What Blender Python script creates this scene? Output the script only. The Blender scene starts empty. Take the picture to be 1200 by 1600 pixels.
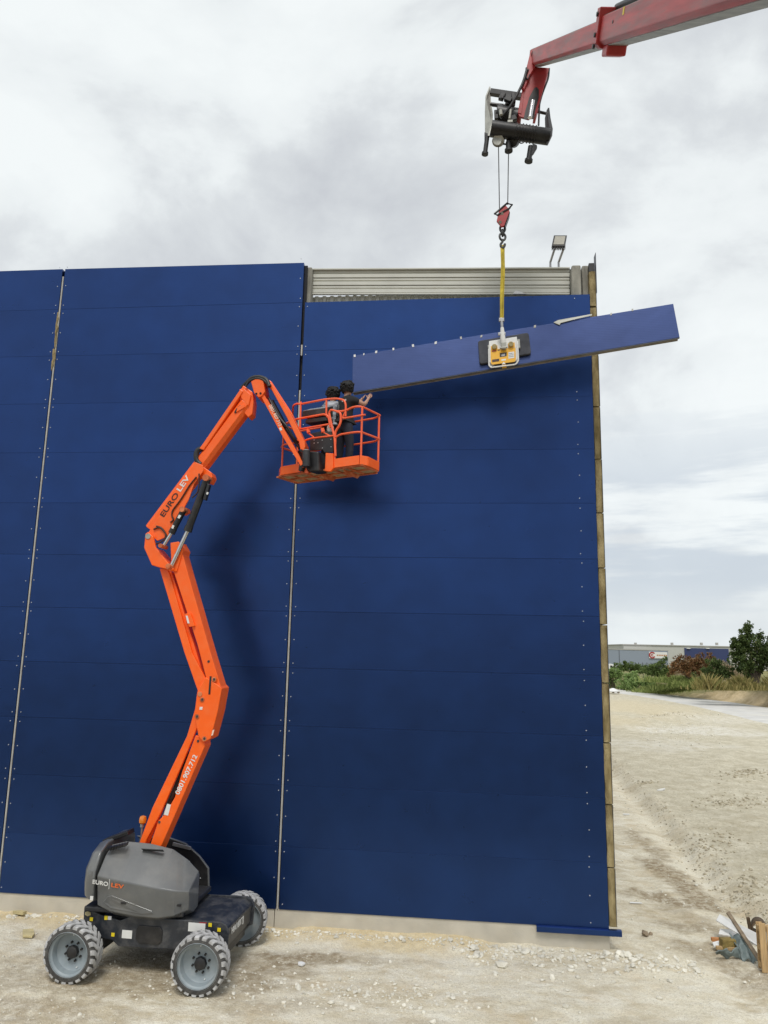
import bpy, math, random
import numpy as np
from mathutils import Vector, Matrix, noise
R = math.radians
random.seed(7)
C = bpy.context.scene.collection
V = Vector

# ------------------------------------------------------------------ camera
F_PX = 1160.46
CAM = V((3.4323, -14.6356, 5.1778))
YAW, PITCH, ROLL = -.1086, .1806, .0216
def cam_axes():
    cy, sy, cp, sp, cr, sr = (math.cos(YAW), math.sin(YAW), math.cos(PITCH), math.sin(PITCH),
                              math.cos(ROLL), math.sin(ROLL))
    fwd = V((sy*cp, cy*cp, sp)); right = V((cy, -sy, 0)); up = right.cross(fwd)
    return cr*right + sr*up, -sr*right + cr*up, fwd
AX = cam_axes()
cd = bpy.data.cameras.new('camera'); cam = bpy.data.objects.new('camera', cd); C.objects.link(cam)
cd.sensor_fit = 'VERTICAL'; cd.sensor_height = 36; cd.lens = F_PX/1600*36
cd.clip_start = .1; cd.clip_end = 6000
m3 = Matrix((AX[0], AX[1], -AX[2])).transposed()
cam.matrix_world = Matrix.Translation(CAM) @ m3.to_4x4()
bpy.context.scene.camera = cam
def ray(px, py):
    return AX[0]*((px-600)/F_PX) - AX[1]*((py-800)/F_PX) + AX[2]
def at(px, py, x=None, y=None, z=None, d=None):
    """point of the place seen at a photograph pixel, at a known x, y, height or depth"""
    r = ray(px, py)
    t = ((x-CAM.x)/r.x if x is not None else (y-CAM.y)/r.y if y is not None
         else (z-CAM.z)/r.z if z is not None else d)
    return CAM + r*t
def onpl(px, py, p0, n):
    r = ray(px, py); return CAM + r*((V(p0)-CAM).dot(V(n))/r.dot(V(n)))

# ------------------------------------------------------------------ sky, sun, exposure
SUN_EL, SUN_AZ = R(58), R(178)          # azimuth clockwise from +y
wd = bpy.data.worlds.new('World'); bpy.context.scene.world = wd; wd.use_nodes = True
def build_world():
    nt = wd.node_tree; N = nt.nodes; L = nt.links; N.clear()
    out = N.new('ShaderNodeOutputWorld')
    sky = N.new('ShaderNodeTexSky'); sky.sky_type = 'NISHITA'; sky.sun_disc = False
    sky.sun_elevation = SUN_EL; sky.sun_rotation = SUN_AZ
    bg1 = N.new('ShaderNodeBackground'); bg1.inputs[1].default_value = .1
    L.new(sky.outputs[0], bg1.inputs[0])
    tc = N.new('ShaderNodeTexCoord')
    mp = N.new('ShaderNodeMapping'); mp.inputs['Scale'].default_value = (1, 1, 1.6); mp.inputs['Rotation'].default_value = (R(14), R(-8), 0)
    mp.inputs['Location'].default_value = (.37, .13, .55)
    L.new(tc.outputs['Generated'], mp.inputs[0])
    n1 = N.new('ShaderNodeTexNoise'); n1.inputs['Scale'].default_value = 2.9; n1.inputs['Detail'].default_value = 10
    n1.inputs['Roughness'].default_value = .56; n1.inputs['Distortion'].default_value = .25
    L.new(mp.outputs[0], n1.inputs['Vector'])
    r1 = N.new('ShaderNodeValToRGB'); e = r1.color_ramp.elements
    e[0].position = .33; e[0].color = (.47, .49, .515, 1)
    e[1].position = .63; e[1].color = (.72, .75, .75, 1)
    x = e.new(.45); x.color = (.565, .59, .605, 1)
    x = e.new(.53); x.color = (.67, .70, .705, 1)
    L.new(n1.outputs[0], r1.inputs[0])
    # thinner, bluer cover low down
    sep = N.new('ShaderNodeSeparateXYZ'); L.new(tc.outputs['Generated'], sep.inputs[0])
    lo = N.new('ShaderNodeMapRange'); lo.inputs[1].default_value = .0; lo.inputs[2].default_value = .16
    lo.inputs[3].default_value = .6; lo.inputs[4].default_value = 0
    L.new(sep.outputs[2], lo.inputs[0])
    mx = N.new('ShaderNodeMix'); mx.data_type = 'RGBA'
    mx.inputs[7].default_value = (.66, .71, .735, 1)
    L.new(lo.outputs[0], mx.inputs[0]); L.new(r1.outputs[0], mx.inputs[6])
    # low stratus bands
    mp2 = N.new('ShaderNodeMapping'); mp2.inputs['Scale'].default_value = (2.2, 2.2, 15); mp2.inputs['Location'].default_value = (.2, .7, .33); L.new(tc.outputs['Generated'], mp2.inputs[0])
    n2 = N.new('ShaderNodeTexNoise'); n2.inputs['Scale'].default_value = 1.6; n2.inputs['Detail'].default_value = 8; n2.inputs['Roughness'].default_value = .55; L.new(mp2.outputs[0], n2.inputs['Vector'])
    m2 = N.new('ShaderNodeMapRange'); m2.inputs[1].default_value = .42; m2.inputs[2].default_value = .58; m2.interpolation_type = 'SMOOTHSTEP'; L.new(n2.outputs[0], m2.inputs[0])
    l2 = N.new('ShaderNodeMapRange'); l2.inputs[1].default_value = .36; l2.inputs[2].default_value = .16; l2.inputs[4].default_value = .8; l2.interpolation_type = 'SMOOTHSTEP'; L.new(sep.outputs[2], l2.inputs[0])
    l3 = N.new('ShaderNodeMapRange'); l3.inputs[1].default_value = .02; l3.inputs[2].default_value = .09; L.new(sep.outputs[2], l3.inputs[0])
    mm = N.new('ShaderNodeMath'); mm.operation = 'MULTIPLY'; L.new(m2.outputs[0], mm.inputs[0]); L.new(l2.outputs[0], mm.inputs[1])
    m3_ = N.new('ShaderNodeMath'); m3_.operation = 'MULTIPLY'; L.new(mm.outputs[0], m3_.inputs[0]); L.new(l3.outputs[0], m3_.inputs[1])
    mxb = N.new('ShaderNodeMix'); mxb.data_type = 'RGBA'; mxb.inputs[7].default_value = (.45, .50, .555, 1)
    L.new(m3_.outputs[0], mxb.inputs[0]); L.new(mx.outputs[2], mxb.inputs[6])
    bg2 = N.new('ShaderNodeBackground'); bg2.inputs[1].default_value = 1.0
    L.new(mxb.outputs[2], bg2.inputs[0])
    ms = N.new('ShaderNodeMixShader'); ms.inputs[0].default_value = .94
    L.new(bg1.outputs[0], ms.inputs[1]); L.new(bg2.outputs[0], ms.inputs[2])
    L.new(ms.outputs[0], out.inputs[0])
build_world()
sd = bpy.data.lights.new('sun', 'SUN'); sun = bpy.data.objects.new('sun', sd); C.objects.link(sun)
sd.energy = 1.5; sd.angle = R(20); sd.color = (1, .965, .91)
sdir = V((math.sin(SUN_AZ)*math.cos(SUN_EL), math.cos(SUN_AZ)*math.cos(SUN_EL), math.sin(SUN_EL)))
sun.rotation_euler = sdir.to_track_quat('Z', 'Y').to_euler(); sun.location = (0, -30, 40)
vs = bpy.context.scene.view_settings
bpy.context.scene.display_settings.display_device = 'sRGB'
vs.view_transform = 'Standard'; vs.look = 'None'; vs.gamma = 1; vs.exposure = .40; vs.use_curve_mapping = False

# ------------------------------------------------------------------ materials
def mat(name, col, rough=.6, metal=0, var=.12, vscale=6, bump=0, bscale=40, dust=0, dcol=(.5, .45, .36),
        dscale=3, spec=.5, stretch=(1, 1, 1), coat=0, col2=None):
    m = bpy.data.materials.new(name); m.use_nodes = True
    nt = m.node_tree; N = nt.nodes; L = nt.links
    b = N['Principled BSDF']; b.inputs['Roughness'].default_value = rough; b.inputs['Metallic'].default_value = metal
    b.inputs['Specular IOR Level'].default_value = spec; b.inputs['Coat Weight'].default_value = coat
    tc = N.new('ShaderNodeTexCoord'); mp = N.new('ShaderNodeMapping'); mp.inputs['Scale'].default_value = stretch
    L.new(tc.outputs['Object'], mp.inputs[0])
    n = N.new('ShaderNodeTexNoise'); n.inputs['Scale'].default_value = vscale; n.inputs['Detail'].default_value = 5
    L.new(mp.outputs[0], n.inputs['Vector'])
    rp = N.new('ShaderNodeValToRGB'); e = rp.color_ramp.elements
    c2 = col2 or tuple(c*(1-var*1.6) for c in col); c1 = tuple(min(1, c*(1+var)) for c in col)
    e[0].position = .3; e[0].color = (*c2, 1); e[1].position = .7; e[1].color = (*c1, 1)
    L.new(n.outputs[0], rp.inputs[0]); last = rp.outputs[0]
    if dust:
        n2 = N.new('ShaderNodeTexNoise'); n2.inputs['Scale'].default_value = dscale; n2.inputs['Detail'].default_value = 8
        n2.inputs['Roughness'].default_value = .65
        L.new(mp.outputs[0], n2.inputs['Vector'])
        mr = N.new('ShaderNodeMapRange'); mr.inputs[1].default_value = .45; mr.inputs[2].default_value = .75
        mr.inputs[4].default_value = dust; L.new(n2.outputs[0], mr.inputs[0])
        mx = N.new('ShaderNodeMix'); mx.data_type = 'RGBA'; mx.inputs[7].default_value = (*dcol, 1)
        L.new(mr.outputs[0], mx.inputs[0]); L.new(last, mx.inputs[6]); last = mx.outputs[2]
    L.new(last, b.inputs['Base Color'])
    if bump:
        n3 = N.new('ShaderNodeTexNoise'); n3.inputs['Scale'].default_value = bscale; n3.inputs['Detail'].default_value = 6
        L.new(mp.outputs[0], n3.inputs['Vector'])
        bp = N.new('ShaderNodeBump'); bp.inputs['Strength'].default_value = bump; bp.inputs['Distance'].default_value = .02
        L.new(n3.outputs[0], bp.inputs['Height']); L.new(bp.outputs[0], b.inputs['Normal'])
    return m

def blue_mat(name, base, rough, dirt=.16):
    m = bpy.data.materials.new(name); m.use_nodes = True
    nt = m.node_tree; N = nt.nodes; L = nt.links; b = N['Principled BSDF']
    tc = N.new('ShaderNodeTexCoord')
    oi = N.new('ShaderNodeObjectInfo')
    ad = N.new('ShaderNodeVectorMath'); ad.operation = 'MULTIPLY_ADD'
    cmb = N.new('ShaderNodeCombineXYZ'); L.new(oi.outputs['Random'], cmb.inputs[0]); L.new(oi.outputs['Random'], cmb.inputs[2])
    ad.inputs[1].default_value = (37, 11, 23); L.new(cmb.outputs[0], ad.inputs[0]); L.new(tc.outputs['Object'], ad.inputs[2])
    def nz(sc, det, st=(1, 1, 1), ro=.5):
        mp = N.new('ShaderNodeMapping'); mp.inputs['Scale'].default_value = st; L.new(ad.outputs[0], mp.inputs[0])
        n = N.new('ShaderNodeTexNoise'); n.inputs['Scale'].default_value = sc; n.inputs['Detail'].default_value = det
        n.inputs['Roughness'].default_value = ro; L.new(mp.outputs[0], n.inputs['Vector']); return n.outputs[0]
    rp = N.new('ShaderNodeValToRGB'); e = rp.color_ramp.elements
    e[0].position = .3; e[0].color = (*[c*.9 for c in base], 1); e[1].position = .72; e[1].color = (*[c*1.1 for c in base], 1)
    L.new(nz(1.3, 5), rp.inputs[0])
    hv = N.new('ShaderNodeHueSaturation'); L.new(rp.outputs[0], hv.inputs['Color'])
    rv = N.new('ShaderNodeMapRange'); rv.inputs[3].default_value = .94; rv.inputs[4].default_value = 1.06
    L.new(oi.outputs['Random'], rv.inputs[0]); L.new(rv.outputs[0], hv.inputs['Value'])
    # chalky rub marks
    mr = N.new('ShaderNodeMapRange'); mr.inputs[1].default_value = .66; mr.inputs[2].default_value = .86; mr.inputs[4].default_value = dirt
    L.new(nz(1.1, 9, (1, 1, 2.2), .68), mr.inputs[0])
    mx = N.new('ShaderNodeMix'); mx.data_type = 'RGBA'; mx.inputs[7].default_value = (.33, .36, .45, 1)
    L.new(mr.outputs[0], mx.inputs[0]); L.new(hv.outputs[0], mx.inputs[6])
    L.new(mx.outputs[2], b.inputs['Base Color'])
    b.inputs['Metallic'].default_value = .82; b.inputs['Coat Weight'].default_value = .3; b.inputs['Coat Roughness'].default_value = .3
    rr = N.new('ShaderNodeMapRange'); rr.inputs[3].default_value = rough-.06; rr.inputs[4].default_value = rough+.08
    L.new(nz(3, 6), rr.inputs[0]); L.new(rr.outputs[0], b.inputs['Roughness'])
    wv = N.new('ShaderNodeTexWave'); wv.bands_direction = 'Z'; wv.inputs['Scale'].default_value = 9; wv.inputs['Distortion'].default_value = .0
    L.new(tc.outputs['Object'], wv.inputs[0])
    n4 = nz(2.2, 2)
    a2 = N.new('ShaderNodeMath'); a2.operation = 'MULTIPLY_ADD'; a2.inputs[1].default_value = .06; L.new(wv.outputs[1], a2.inputs[0]); L.new(n4, a2.inputs[2])
    bp = N.new('ShaderNodeBump'); bp.inputs['Strength'].default_value = .22; bp.inputs['Distance'].default_value = .02
    L.new(a2.outputs[0], bp.inputs['Height']); L.new(bp.outputs[0], b.inputs['Normal'])
    return m

M = {}
M['blue'] = blue_mat('blue_coated_steel', (.0098, .0415, .165), .29, .05)
M['blue_new'] = blue_mat('blue_coated_steel_chalky', (.036, .058, .160), .36, .26)
M['blue_plain'] = mat('blue_flashing', (.014, .034, .15), .4, .3)
M['dark_gap'] = mat('joint_backing', (.012, .013, .018), .8)
M['light_strip'] = mat('joint_profile_grey', (.42, .41, .385), .5, .2, dust=.3)
M['wool'] = mat('mineral_wool', (.31, .25, .13), .95, var=.3, vscale=9, bump=.9, bscale=60, stretch=(1, 1, .35), col2=(.17, .125, .05))
M['edge_steel'] = mat('galvanised_edge', (.10, .105, .12), .5, .5)
M['plinth'] = mat('plinth_concrete', (.52, .485, .41), .85, var=.09, vscale=2.5, bump=.25, bscale=70, dust=.35, dcol=(.55, .48, .36), dscale=2)
M['cream'] = mat('cream_cladding', (.56, .56, .50), .5, var=.05, vscale=2, dust=.15, dcol=(.4, .38, .3))
M['column'] = mat('weathered_concrete', (.33, .32, .275), .9, var=.25, vscale=7, bump=.5, stretch=(1, 1, .25))
M['screw'] = mat('zinc_screw', (.55, .57, .62), .35, .4)
M['orange'] = mat('orange_paint', (1.0, .132, .008), .36, var=.04, vscale=3, dust=.16, dcol=(.80, .33, .15), dscale=8)
M['orange_dirty'] = mat('orange_paint_worn', (.62, .14, .04), .6, var=.2, vscale=7, dust=.6, dcol=(.55, .36, .2), dscale=7)
M['salmon'] = mat('orange_red_rail_paint', (.92, .13, .04), .4, var=.08, dust=.12, dcol=(.65, .33, .2))
M['mesh'] = mat('floor_plate', (.46, .32, .17), .8, var=.3, vscale=14)
M['black'] = mat('black_plastic', (.012, .012, .014), .45, var=.2, dust=.06)
M['black_metal'] = mat('black_painted_steel', (.022, .023, .026), .5, var=.2, dust=.16, dcol=(.2, .19, .17))
M['hood'] = mat('grey_hood', (.115, .12, .122), .36, var=.1, vscale=3, dust=.5, dcol=(.21, .2, .18), dscale=2.2, coat=.45, bump=.02, bscale=8)
M['chassis'] = mat('chassis_paint', (.022, .026, .034), .42, var=.1, dust=.6, dcol=(.16, .155, .15), dscale=5)
M['rim'] = mat('rim_grey_paint', (.27, .315, .34), .5, var=.08, dust=.4, dcol=(.42, .41, .38), dscale=4)
M['rubber'] = mat('tyre_rubber', (.06, .058, .055), .9, var=.2, vscale=14, dust=.45, dcol=(.20, .19, .175), dscale=9)
M['tread'] = mat('dusty_tread', (.43, .43, .43), .95, var=.2, vscale=11, bump=.4, dust=.3, dcol=(.3, .29, .27), dscale=14)
M['chrome'] = mat('chrome_rod', (.62, .62, .63), .25, .9, var=.05)
M['steel'] = mat('bare_steel', (.42, .42, .42), .4, .7)
M['white'] = mat('white_paint', (.72, .72, .70), .5, var=.04)
M['yellow'] = mat('yellow_decal', (.80, .62, .02), .5, var=.03)
M['lev'] = mat('orange_lettering', (.80, .16, .03), .5, var=.03)
M['ink'] = mat('dark_lettering', (.05, .016, .01), .5, var=.03)
M['pinkink'] = mat('faded_white_lettering', (.85, .62, .5), .5, var=.05)
M['amber'] = mat('amber_beacon', (.70, .20, .01), .2, var=.1, coat=.6)
M['red'] = mat('crane_red', (.42, .032, .035), .42, var=.12, vscale=5, dust=.3, dcol=(.14, .07, .065), dscale=3, stretch=(1, 1, 1))
M['red_worn'] = mat('crane_red_worn', (.46, .055, .055), .45, var=.2, vscale=4, dust=.8, dcol=(.17, .15, .14), dscale=2.4, stretch=(.35, 2.2, 2.6))
M['crane_grey'] = mat('crane_bare_grey', (.30, .31, .29), .6, .2, var=.25, vscale=6, dust=.4, dcol=(.13, .12, .11))
M['winch'] = mat('winch_black', (.018, .018, .019), .42, .2, var=.2, dust=.12, dcol=(.1, .1, .09))
M['winch_plate'] = mat('winch_plate_grey', (.40, .40, .36), .5, .3, var=.15, dust=.3, dcol=(.2, .2, .18))
M['rope'] = mat('wire_rope', (.09, .09, .09), .5, .6)
M['sling'] = mat('yellow_sling', (.58, .45, .05), .85, var=.2, dust=.2, dcol=(.2, .17, .05))
M['lifter'] = mat('lifter_yellow', (.80, .42, .02), .45, var=.04)
M['pad'] = mat('suction_pad_rubber', (.045, .048, .06), .75, var=.15, dust=.3, dcol=(.13, .13, .15))
M['panel_edge'] = mat('panel_edge_core', (.22, .19, .15), .8, var=.2)
M['lens'] = mat('floodlight_lens', (.38, .36, .30), .25, var=.05, vscale=20)
M['skin'] = mat('skin', (.46, .26, .18), .55, var=.05)
M['hair'] = mat('black_hair', (.008, .007, .007), .75, bump=1, bscale=30)
M['tshirt'] = mat('black_cotton', (.013, .013, .015), .9, bump=.3, bscale=14)
M['jeans'] = mat('dark_denim', (.016, .02, .034), .9, bump=.3, bscale=18, dust=.2, dcol=(.05, .06, .09))
M['camo'] = mat('grey_white_patterned_shirt', (.50, .52, .56), .9, var=.05, vscale=9, col2=(.09, .10, .12), stretch=(.7, .7, 2.4))
M['board'] = mat('white_board', (.74, .745, .74), .6, var=.06, dust=.15)
M['wood'] = mat('raw_pine', (.50, .335, .16), .8, var=.2, vscale=5, bump=.4, stretch=(7, 7, .6), dust=.15)
M['wood_grey'] = mat('weathered_batten', (.27, .21, .145), .85, var=.2, vscale=8, bump=.4)
M['wood_dark'] = mat('dark_timber', (.10, .065, .035), .9, var=.3)
M['wool_block'] = mat('rock_wool_offcut', (.26, .19, .06), .95, var=.3, bump=.8)
M['tarp'] = mat('green_grey_tarpaulin', (.17, .215, .215), .5, var=.2, vscale=6, bump=.2, bscale=10)
M['terracotta'] = mat('orange_timber', (.50, .22, .08), .8)
M['scrap'] = mat('mineral_wool_scrap', (.52, .44, .24), .95, var=.15, bump=.6)

# ------------------------------------------------------------------ builders
ORG = {}
class MB:
    def __init__(s): s.v = []; s.f = []
    def add(s, vs, fs):
        o = len(s.v); s.v += [V(p) for p in vs]; s.f += [tuple(i+o for i in f) for f in fs]; return s
    def box(s, c, d, rot=None):
        c = V(c); a, b, e = d[0]/2, d[1]/2, d[2]/2
        vs = [V((x, y, z)) for z in (-e, e) for y in (-b, b) for x in (-a, a)]
        if rot is not None: vs = [rot @ p for p in vs]
        return s.add([p+c for p in vs], [(0, 2, 3, 1), (4, 5, 7, 6), (0, 1, 5, 4), (2, 6, 7, 3), (0, 4, 6, 2), (1, 3, 7, 5)])
    def prism(s, poly, dv):
        poly = [V(p) for p in poly]; n = len(poly); dv = V(dv)
        nn = sum(((poly[i]-poly[0]).cross(poly[(i+1) % n]-poly[0]) for i in range(n)), V())
        if nn.dot(dv) > 0: poly.reverse()
        return s.add(poly+[p+dv for p in poly], [tuple(range(n)), tuple(range(2*n-1, n-1, -1))] +
                     [(i, i+n, (i+1) % n+n, (i+1) % n) for i in range(n)])
    def tube(s, path, r, n=8, closed=False, caps=True):
        path = [V(p) for p in path]; k = len(path); up = None; rings = []
        rr = r if isinstance(r, (list, tuple)) else [r]*k
        for i, p in enumerate(path):
            a = path[i-1] if (i or closed) else p; b = path[(i+1) % k] if (i < k-1 or closed) else p
            t = (b-a).normalized()
            if up is None: up = t.orthogonal().normalized()
            up = (up - t*up.dot(t))
            up = up.normalized() if up.length > 1e-5 else t.orthogonal().normalized()
            w = t.cross(up)
            rings.append([p + rr[i]*(math.cos(2*math.pi*j/n)*up + math.sin(2*math.pi*j/n)*w) for j in range(n)])
        vs = [p for q in rings for p in q]; fs = []
        for i in range(k if closed else k-1):
            i2 = (i+1) % k
            for j in range(n): fs.append((i*n+j, i*n+(j+1) % n, i2*n+(j+1) % n, i2*n+j))
        if caps and not closed: fs += [tuple(range(n-1, -1, -1)), tuple(range((k-1)*n, k*n))]
        return s.add(vs, fs)
    def cyl(s, a, b, r, n=14, r2=None): return s.tube([a, b], [r, r if r2 is None else r2], n)
    def lathe(s, c, ax, prof, n=32, phase=0):
        ax = V(ax).normalized(); u = ax.orthogonal().normalized(); w = ax.cross(u); c = V(c)
        k = len(prof)
        vs = [c + ax*h + r*(math.cos(2*math.pi*j/n+phase)*u + math.sin(2*math.pi*j/n+phase)*w) for r, h in prof for j in range(n)]
        fs = [(i*n+j, i*n+(j+1) % n, (i+1)*n+(j+1) % n, (i+1)*n+j) for i in range(k-1) for j in range(n)]
        return s.add(vs, fs)
    def sweep(s, a, b, prof, side):
        """prof = [(u, w)] in the plane across a->b; u along side x axis, w along side"""
        a, b, side = V(a), V(b), V(side).normalized(); t = (b-a).normalized(); side = (side-t*side.dot(t)).normalized()
        u = side.cross(t); n = len(prof)
        vs = [p + u*x + side*y for p in (a, b) for x, y in prof]
        return s.add(vs, [tuple(range(n-1, -1, -1)), tuple(range(n, 2*n))] + [(i, (i+1) % n, (i+1) % n+n, i+n) for i in range(n)])
    def ico(s, c, r, jit=.25, sq=(1, 1, 1), rnd=random):
        t = 1.618; b = [(-1, t, 0), (1, t, 0), (-1, -t, 0), (1, -t, 0), (0, -1, t), (0, 1, t), (0, -1, -t), (0, 1, -t), (t, 0, -1), (t, 0, 1), (-t, 0, -1), (-t, 0, 1)]
        f = [(0, 11, 5), (0, 5, 1), (0, 1, 7), (0, 7, 10), (0, 10, 11), (1, 5, 9), (5, 11, 4), (11, 10, 2), (10, 7, 6), (7, 1, 8), (3, 9, 4), (3, 4, 2), (3, 2, 6), (3, 6, 8), (3, 8, 9), (4, 9, 5), (2, 4, 11), (6, 2, 10), (8, 6, 7), (9, 8, 1)]
        a = rnd.random()*6.28; ca, sa = math.cos(a), math.sin(a); vs = []
        for p in b:
            k = r/1.9*(1+rnd.uniform(-jit, jit)); x, y, z = p[0]*k*sq[0], p[1]*k*sq[1], p[2]*k*sq[2]
            vs.append(V(c)+V((x*ca-y*sa, x*sa+y*ca, z)))
        return s.add(vs, f)
    def build(s, name, m, parent=None, bevel=0, smooth=False, origin=None, seg=2, kind=None, label=None, ang=35):
        if origin is None: origin = ORG[parent.name] if parent else V((0, 0, 0))
        origin = V(origin)
        me = bpy.data.meshes.new(name); me.from_pydata([tuple(p-origin) for p in s.v], [], s.f); me.update()
        for mm in (m if isinstance(m, list) else [m]): me.materials.append(mm)
        o = bpy.data.objects.new(name, me); C.objects.link(o)
        if parent: o.parent = parent; o.location = origin-ORG[parent.name]
        else: o.location = origin
        ORG[o.name] = origin
        if smooth:
            me.polygons.foreach_set('use_smooth', [True]*len(me.polygons)); me.set_sharp_from_angle(angle=R(ang))
        if bevel:
            b = o.modifiers.new('bevel', 'BEVEL'); b.width = bevel; b.segments = seg; b.limit_method = 'ANGLE'; b.angle_limit = R(30)
            b.harden_normals = False
        if kind: o['kind'] = kind
        if label: o['label'] = label
        return o
def tag(o, label=None, cat=None, group=None, kind=None):
    if label: o['label'] = label
    if cat: o['category'] = cat
    if group: o['group'] = group
    if kind: o['kind'] = kind
    return o
def thing(name, label, cat, loc, group=None):
    o = bpy.data.objects.new(name, None); C.objects.link(o); o.location = loc; o.empty_display_size = .2
    ORG[o.name] = V(loc); return tag(o, label, cat, group)
def text(name, s, size, m, parent, origin, xdir, ydir, sx=1, ext=.002, space=1.0):
    cu = bpy.data.curves.new(name, 'FONT'); cu.body = s; cu.size = size; cu.extrude = ext; cu.offset = size*.018; cu.align_x = 'LEFT'; cu.space_character = space
    t = bpy.data.objects.new(name+'_src', cu); C.objects.link(t)
    bpy.context.view_layer.update()
    me = bpy.data.meshes.new_from_object(t.evaluated_get(bpy.context.evaluated_depsgraph_get()))
    bpy.data.objects.remove(t)
    x = V(xdir).normalized(); y = V(ydir); y = (y-x*y.dot(x)).normalized(); n = x.cross(y)
    for v in me.vertices:
        c = v.co.copy(); v.co = V(origin) + x*c.x*sx + y*c.y + n*c.z - ORG[parent.name]
    me.name = name; me.materials.clear(); me.materials.append(m)
    o = bpy.data.objects.new(name, me); C.objects.link(o); o.parent = parent; ORG[o.name] = ORG[parent.name]
    return o
def inst(src, parent, loc=None, name=None):
    o = src.copy(); C.objects.link(o); o.parent = parent
    if loc is not None: o.location = loc
    ORG[o.name] = ORG[parent.name] + V(o.location)
    return o
def rounded(pts, r, k=4):
    """fillet the inner corners of a polyline"""
    pts = [V(p) for p in pts]; out = [pts[0]]
    for i in range(1, len(pts)-1):
        a, b, c = pts[i-1], pts[i], pts[i+1]
        d1 = (a-b); d2 = (c-b); q = min(r, d1.length*.45, d2.length*.45)
        p0 = b+d1.normalized()*q; p1 = b+d2.normalized()*q
        for j in range(k+1):
            t = j/k; out.append(p0*(1-t)**2 + b*2*t*(1-t) + p1*t*t)
    return out+[pts[-1]]

# ------------------------------------------------------------------ ground
def smooth(a, b, x):
    t = max(0, min(1, (x-a)/(b-a))); return t*t*(3-2*t)
def axis(lo, hi, step, far0, far1, g=1.04):
    c = list(np.arange(lo, hi, step)); s = step; x = lo; L = []
    while x > far0: s *= g; x -= s; L.append(x)
    s = step; x = hi; Rr = [hi]
    while x < far1: s *= g; x += s; Rr.append(x)
    return L[::-1]+c+Rr
RUT = [at(935, 1180, z=0), at(1000, 1250, z=0), at(1075, 1330, z=0), at(1135, 1395, z=0), at(1200, 1450, z=0), V((9.3, -2, 0)), V((9.6, -9, 0))]
def side_of_rut(x, y):
    """signed distance to the edge of the raised rough ground, + on its right"""
    best = 1e9; sg = 1
    for a, b in zip(RUT[:-1], RUT[1:]):
        d = V((b.x-a.x, b.y-a.y)); p = V((x-a.x, y-a.y)); t = max(0, min(1, p.dot(d)/d.length_squared))
        q = p-d*t
        if q.length < best: best = q.length; sg = 1 if (d.x*p.y-d.y*p.x) > 0 else -1
    return best*sg
def fbm(x, y, s, o=4, seed=0):
    return noise.fractal(V((x*s, y*s, seed)), .6, 2.1, o)
DAMP = [(-1.6, -2.1, 2.2, .9, .85), (.75, -1.2, .8, .36, 1.0), (.3, -1.7, .9, .3, .7), (-3.4, -2.6, 1.5, .6, .6), (-2.9, -3.5, 1.6, .4, .7), (1.9, -1.05, 1.2, .2, .5), (.2, -2.9, 1.4, .35, .5), (3.2, -3.4, 1.6, .4, .35), (6.6, -3.0, 1.5, .5, .3), (-4.5, -4.1, 1.5, .35, .5)]
STREAK = [(at(985, 1300, z=0), at(1040, 1345, z=0), .35, .8), (at(1020, 1345, z=0), at(1110, 1415, z=0), .5, 1.0), (at(1000, 1395, z=0), at(1115, 1420, z=0), .5, 1.0),
          (at(1040, 1440, z=0), at(1130, 1455, z=0), .45, .8), (at(1080, 1480, z=0), at(1200, 1540, z=0), .5, .8), (at(1010, 1395, z=0), at(1110, 1450, z=0), .5, .5)]
def damp_at(x, y):
    w = 0
    n = fbm(x, y, 1.6, 5, 3.3)
    for cx, cy, rx, ry, k in DAMP:
        d = ((x-cx)/rx)**2+((y-cy)/ry)**2
        if d < 4: w = max(w, k*smooth(1.5, .35, d+n*.9))
    for a, b, r, k in STREAK:
        d = V((b.x-a.x, b.y-a.y)); p = V((x-a.x, y-a.y)); t = max(0, min(1, p.dot(d)/d.length_squared))
        q = (p-d*t).length/r
        if q < 2: w = max(w, k*smooth(1.15, .3, q+fbm(x, y, 2.4, 4, 7.7)*.55))
    return w
RIDGES = [(at(1072, 1116, z=0), at(1010, 1128, z=0), .35, .9), (at(1010, 1128, z=0), at(958, 1142, z=0), .2, .9), (at(1110, 1205, z=0), at(1200, 1150, z=0), .12, .5), (at(1150, 1225, z=0), at(1200, 1215, z=0), .25, .8), (at(1140, 1160, z=0), at(1080, 1172, z=0), .12, .5)]
PALE = [(at(1085, 1142, z=0), 6, 3.5, .9), (at(1010, 1165, z=0), 3.5, 4, .6), (at(1130, 1125, z=0), 4, 5, .6)]
SAND = [(at(985, 1106, z=0), 6, 13, .45), (at(1030, 1105, z=0), 4, 8, .3), (at(965, 1128, z=0), 3, 7, .4)]
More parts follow.
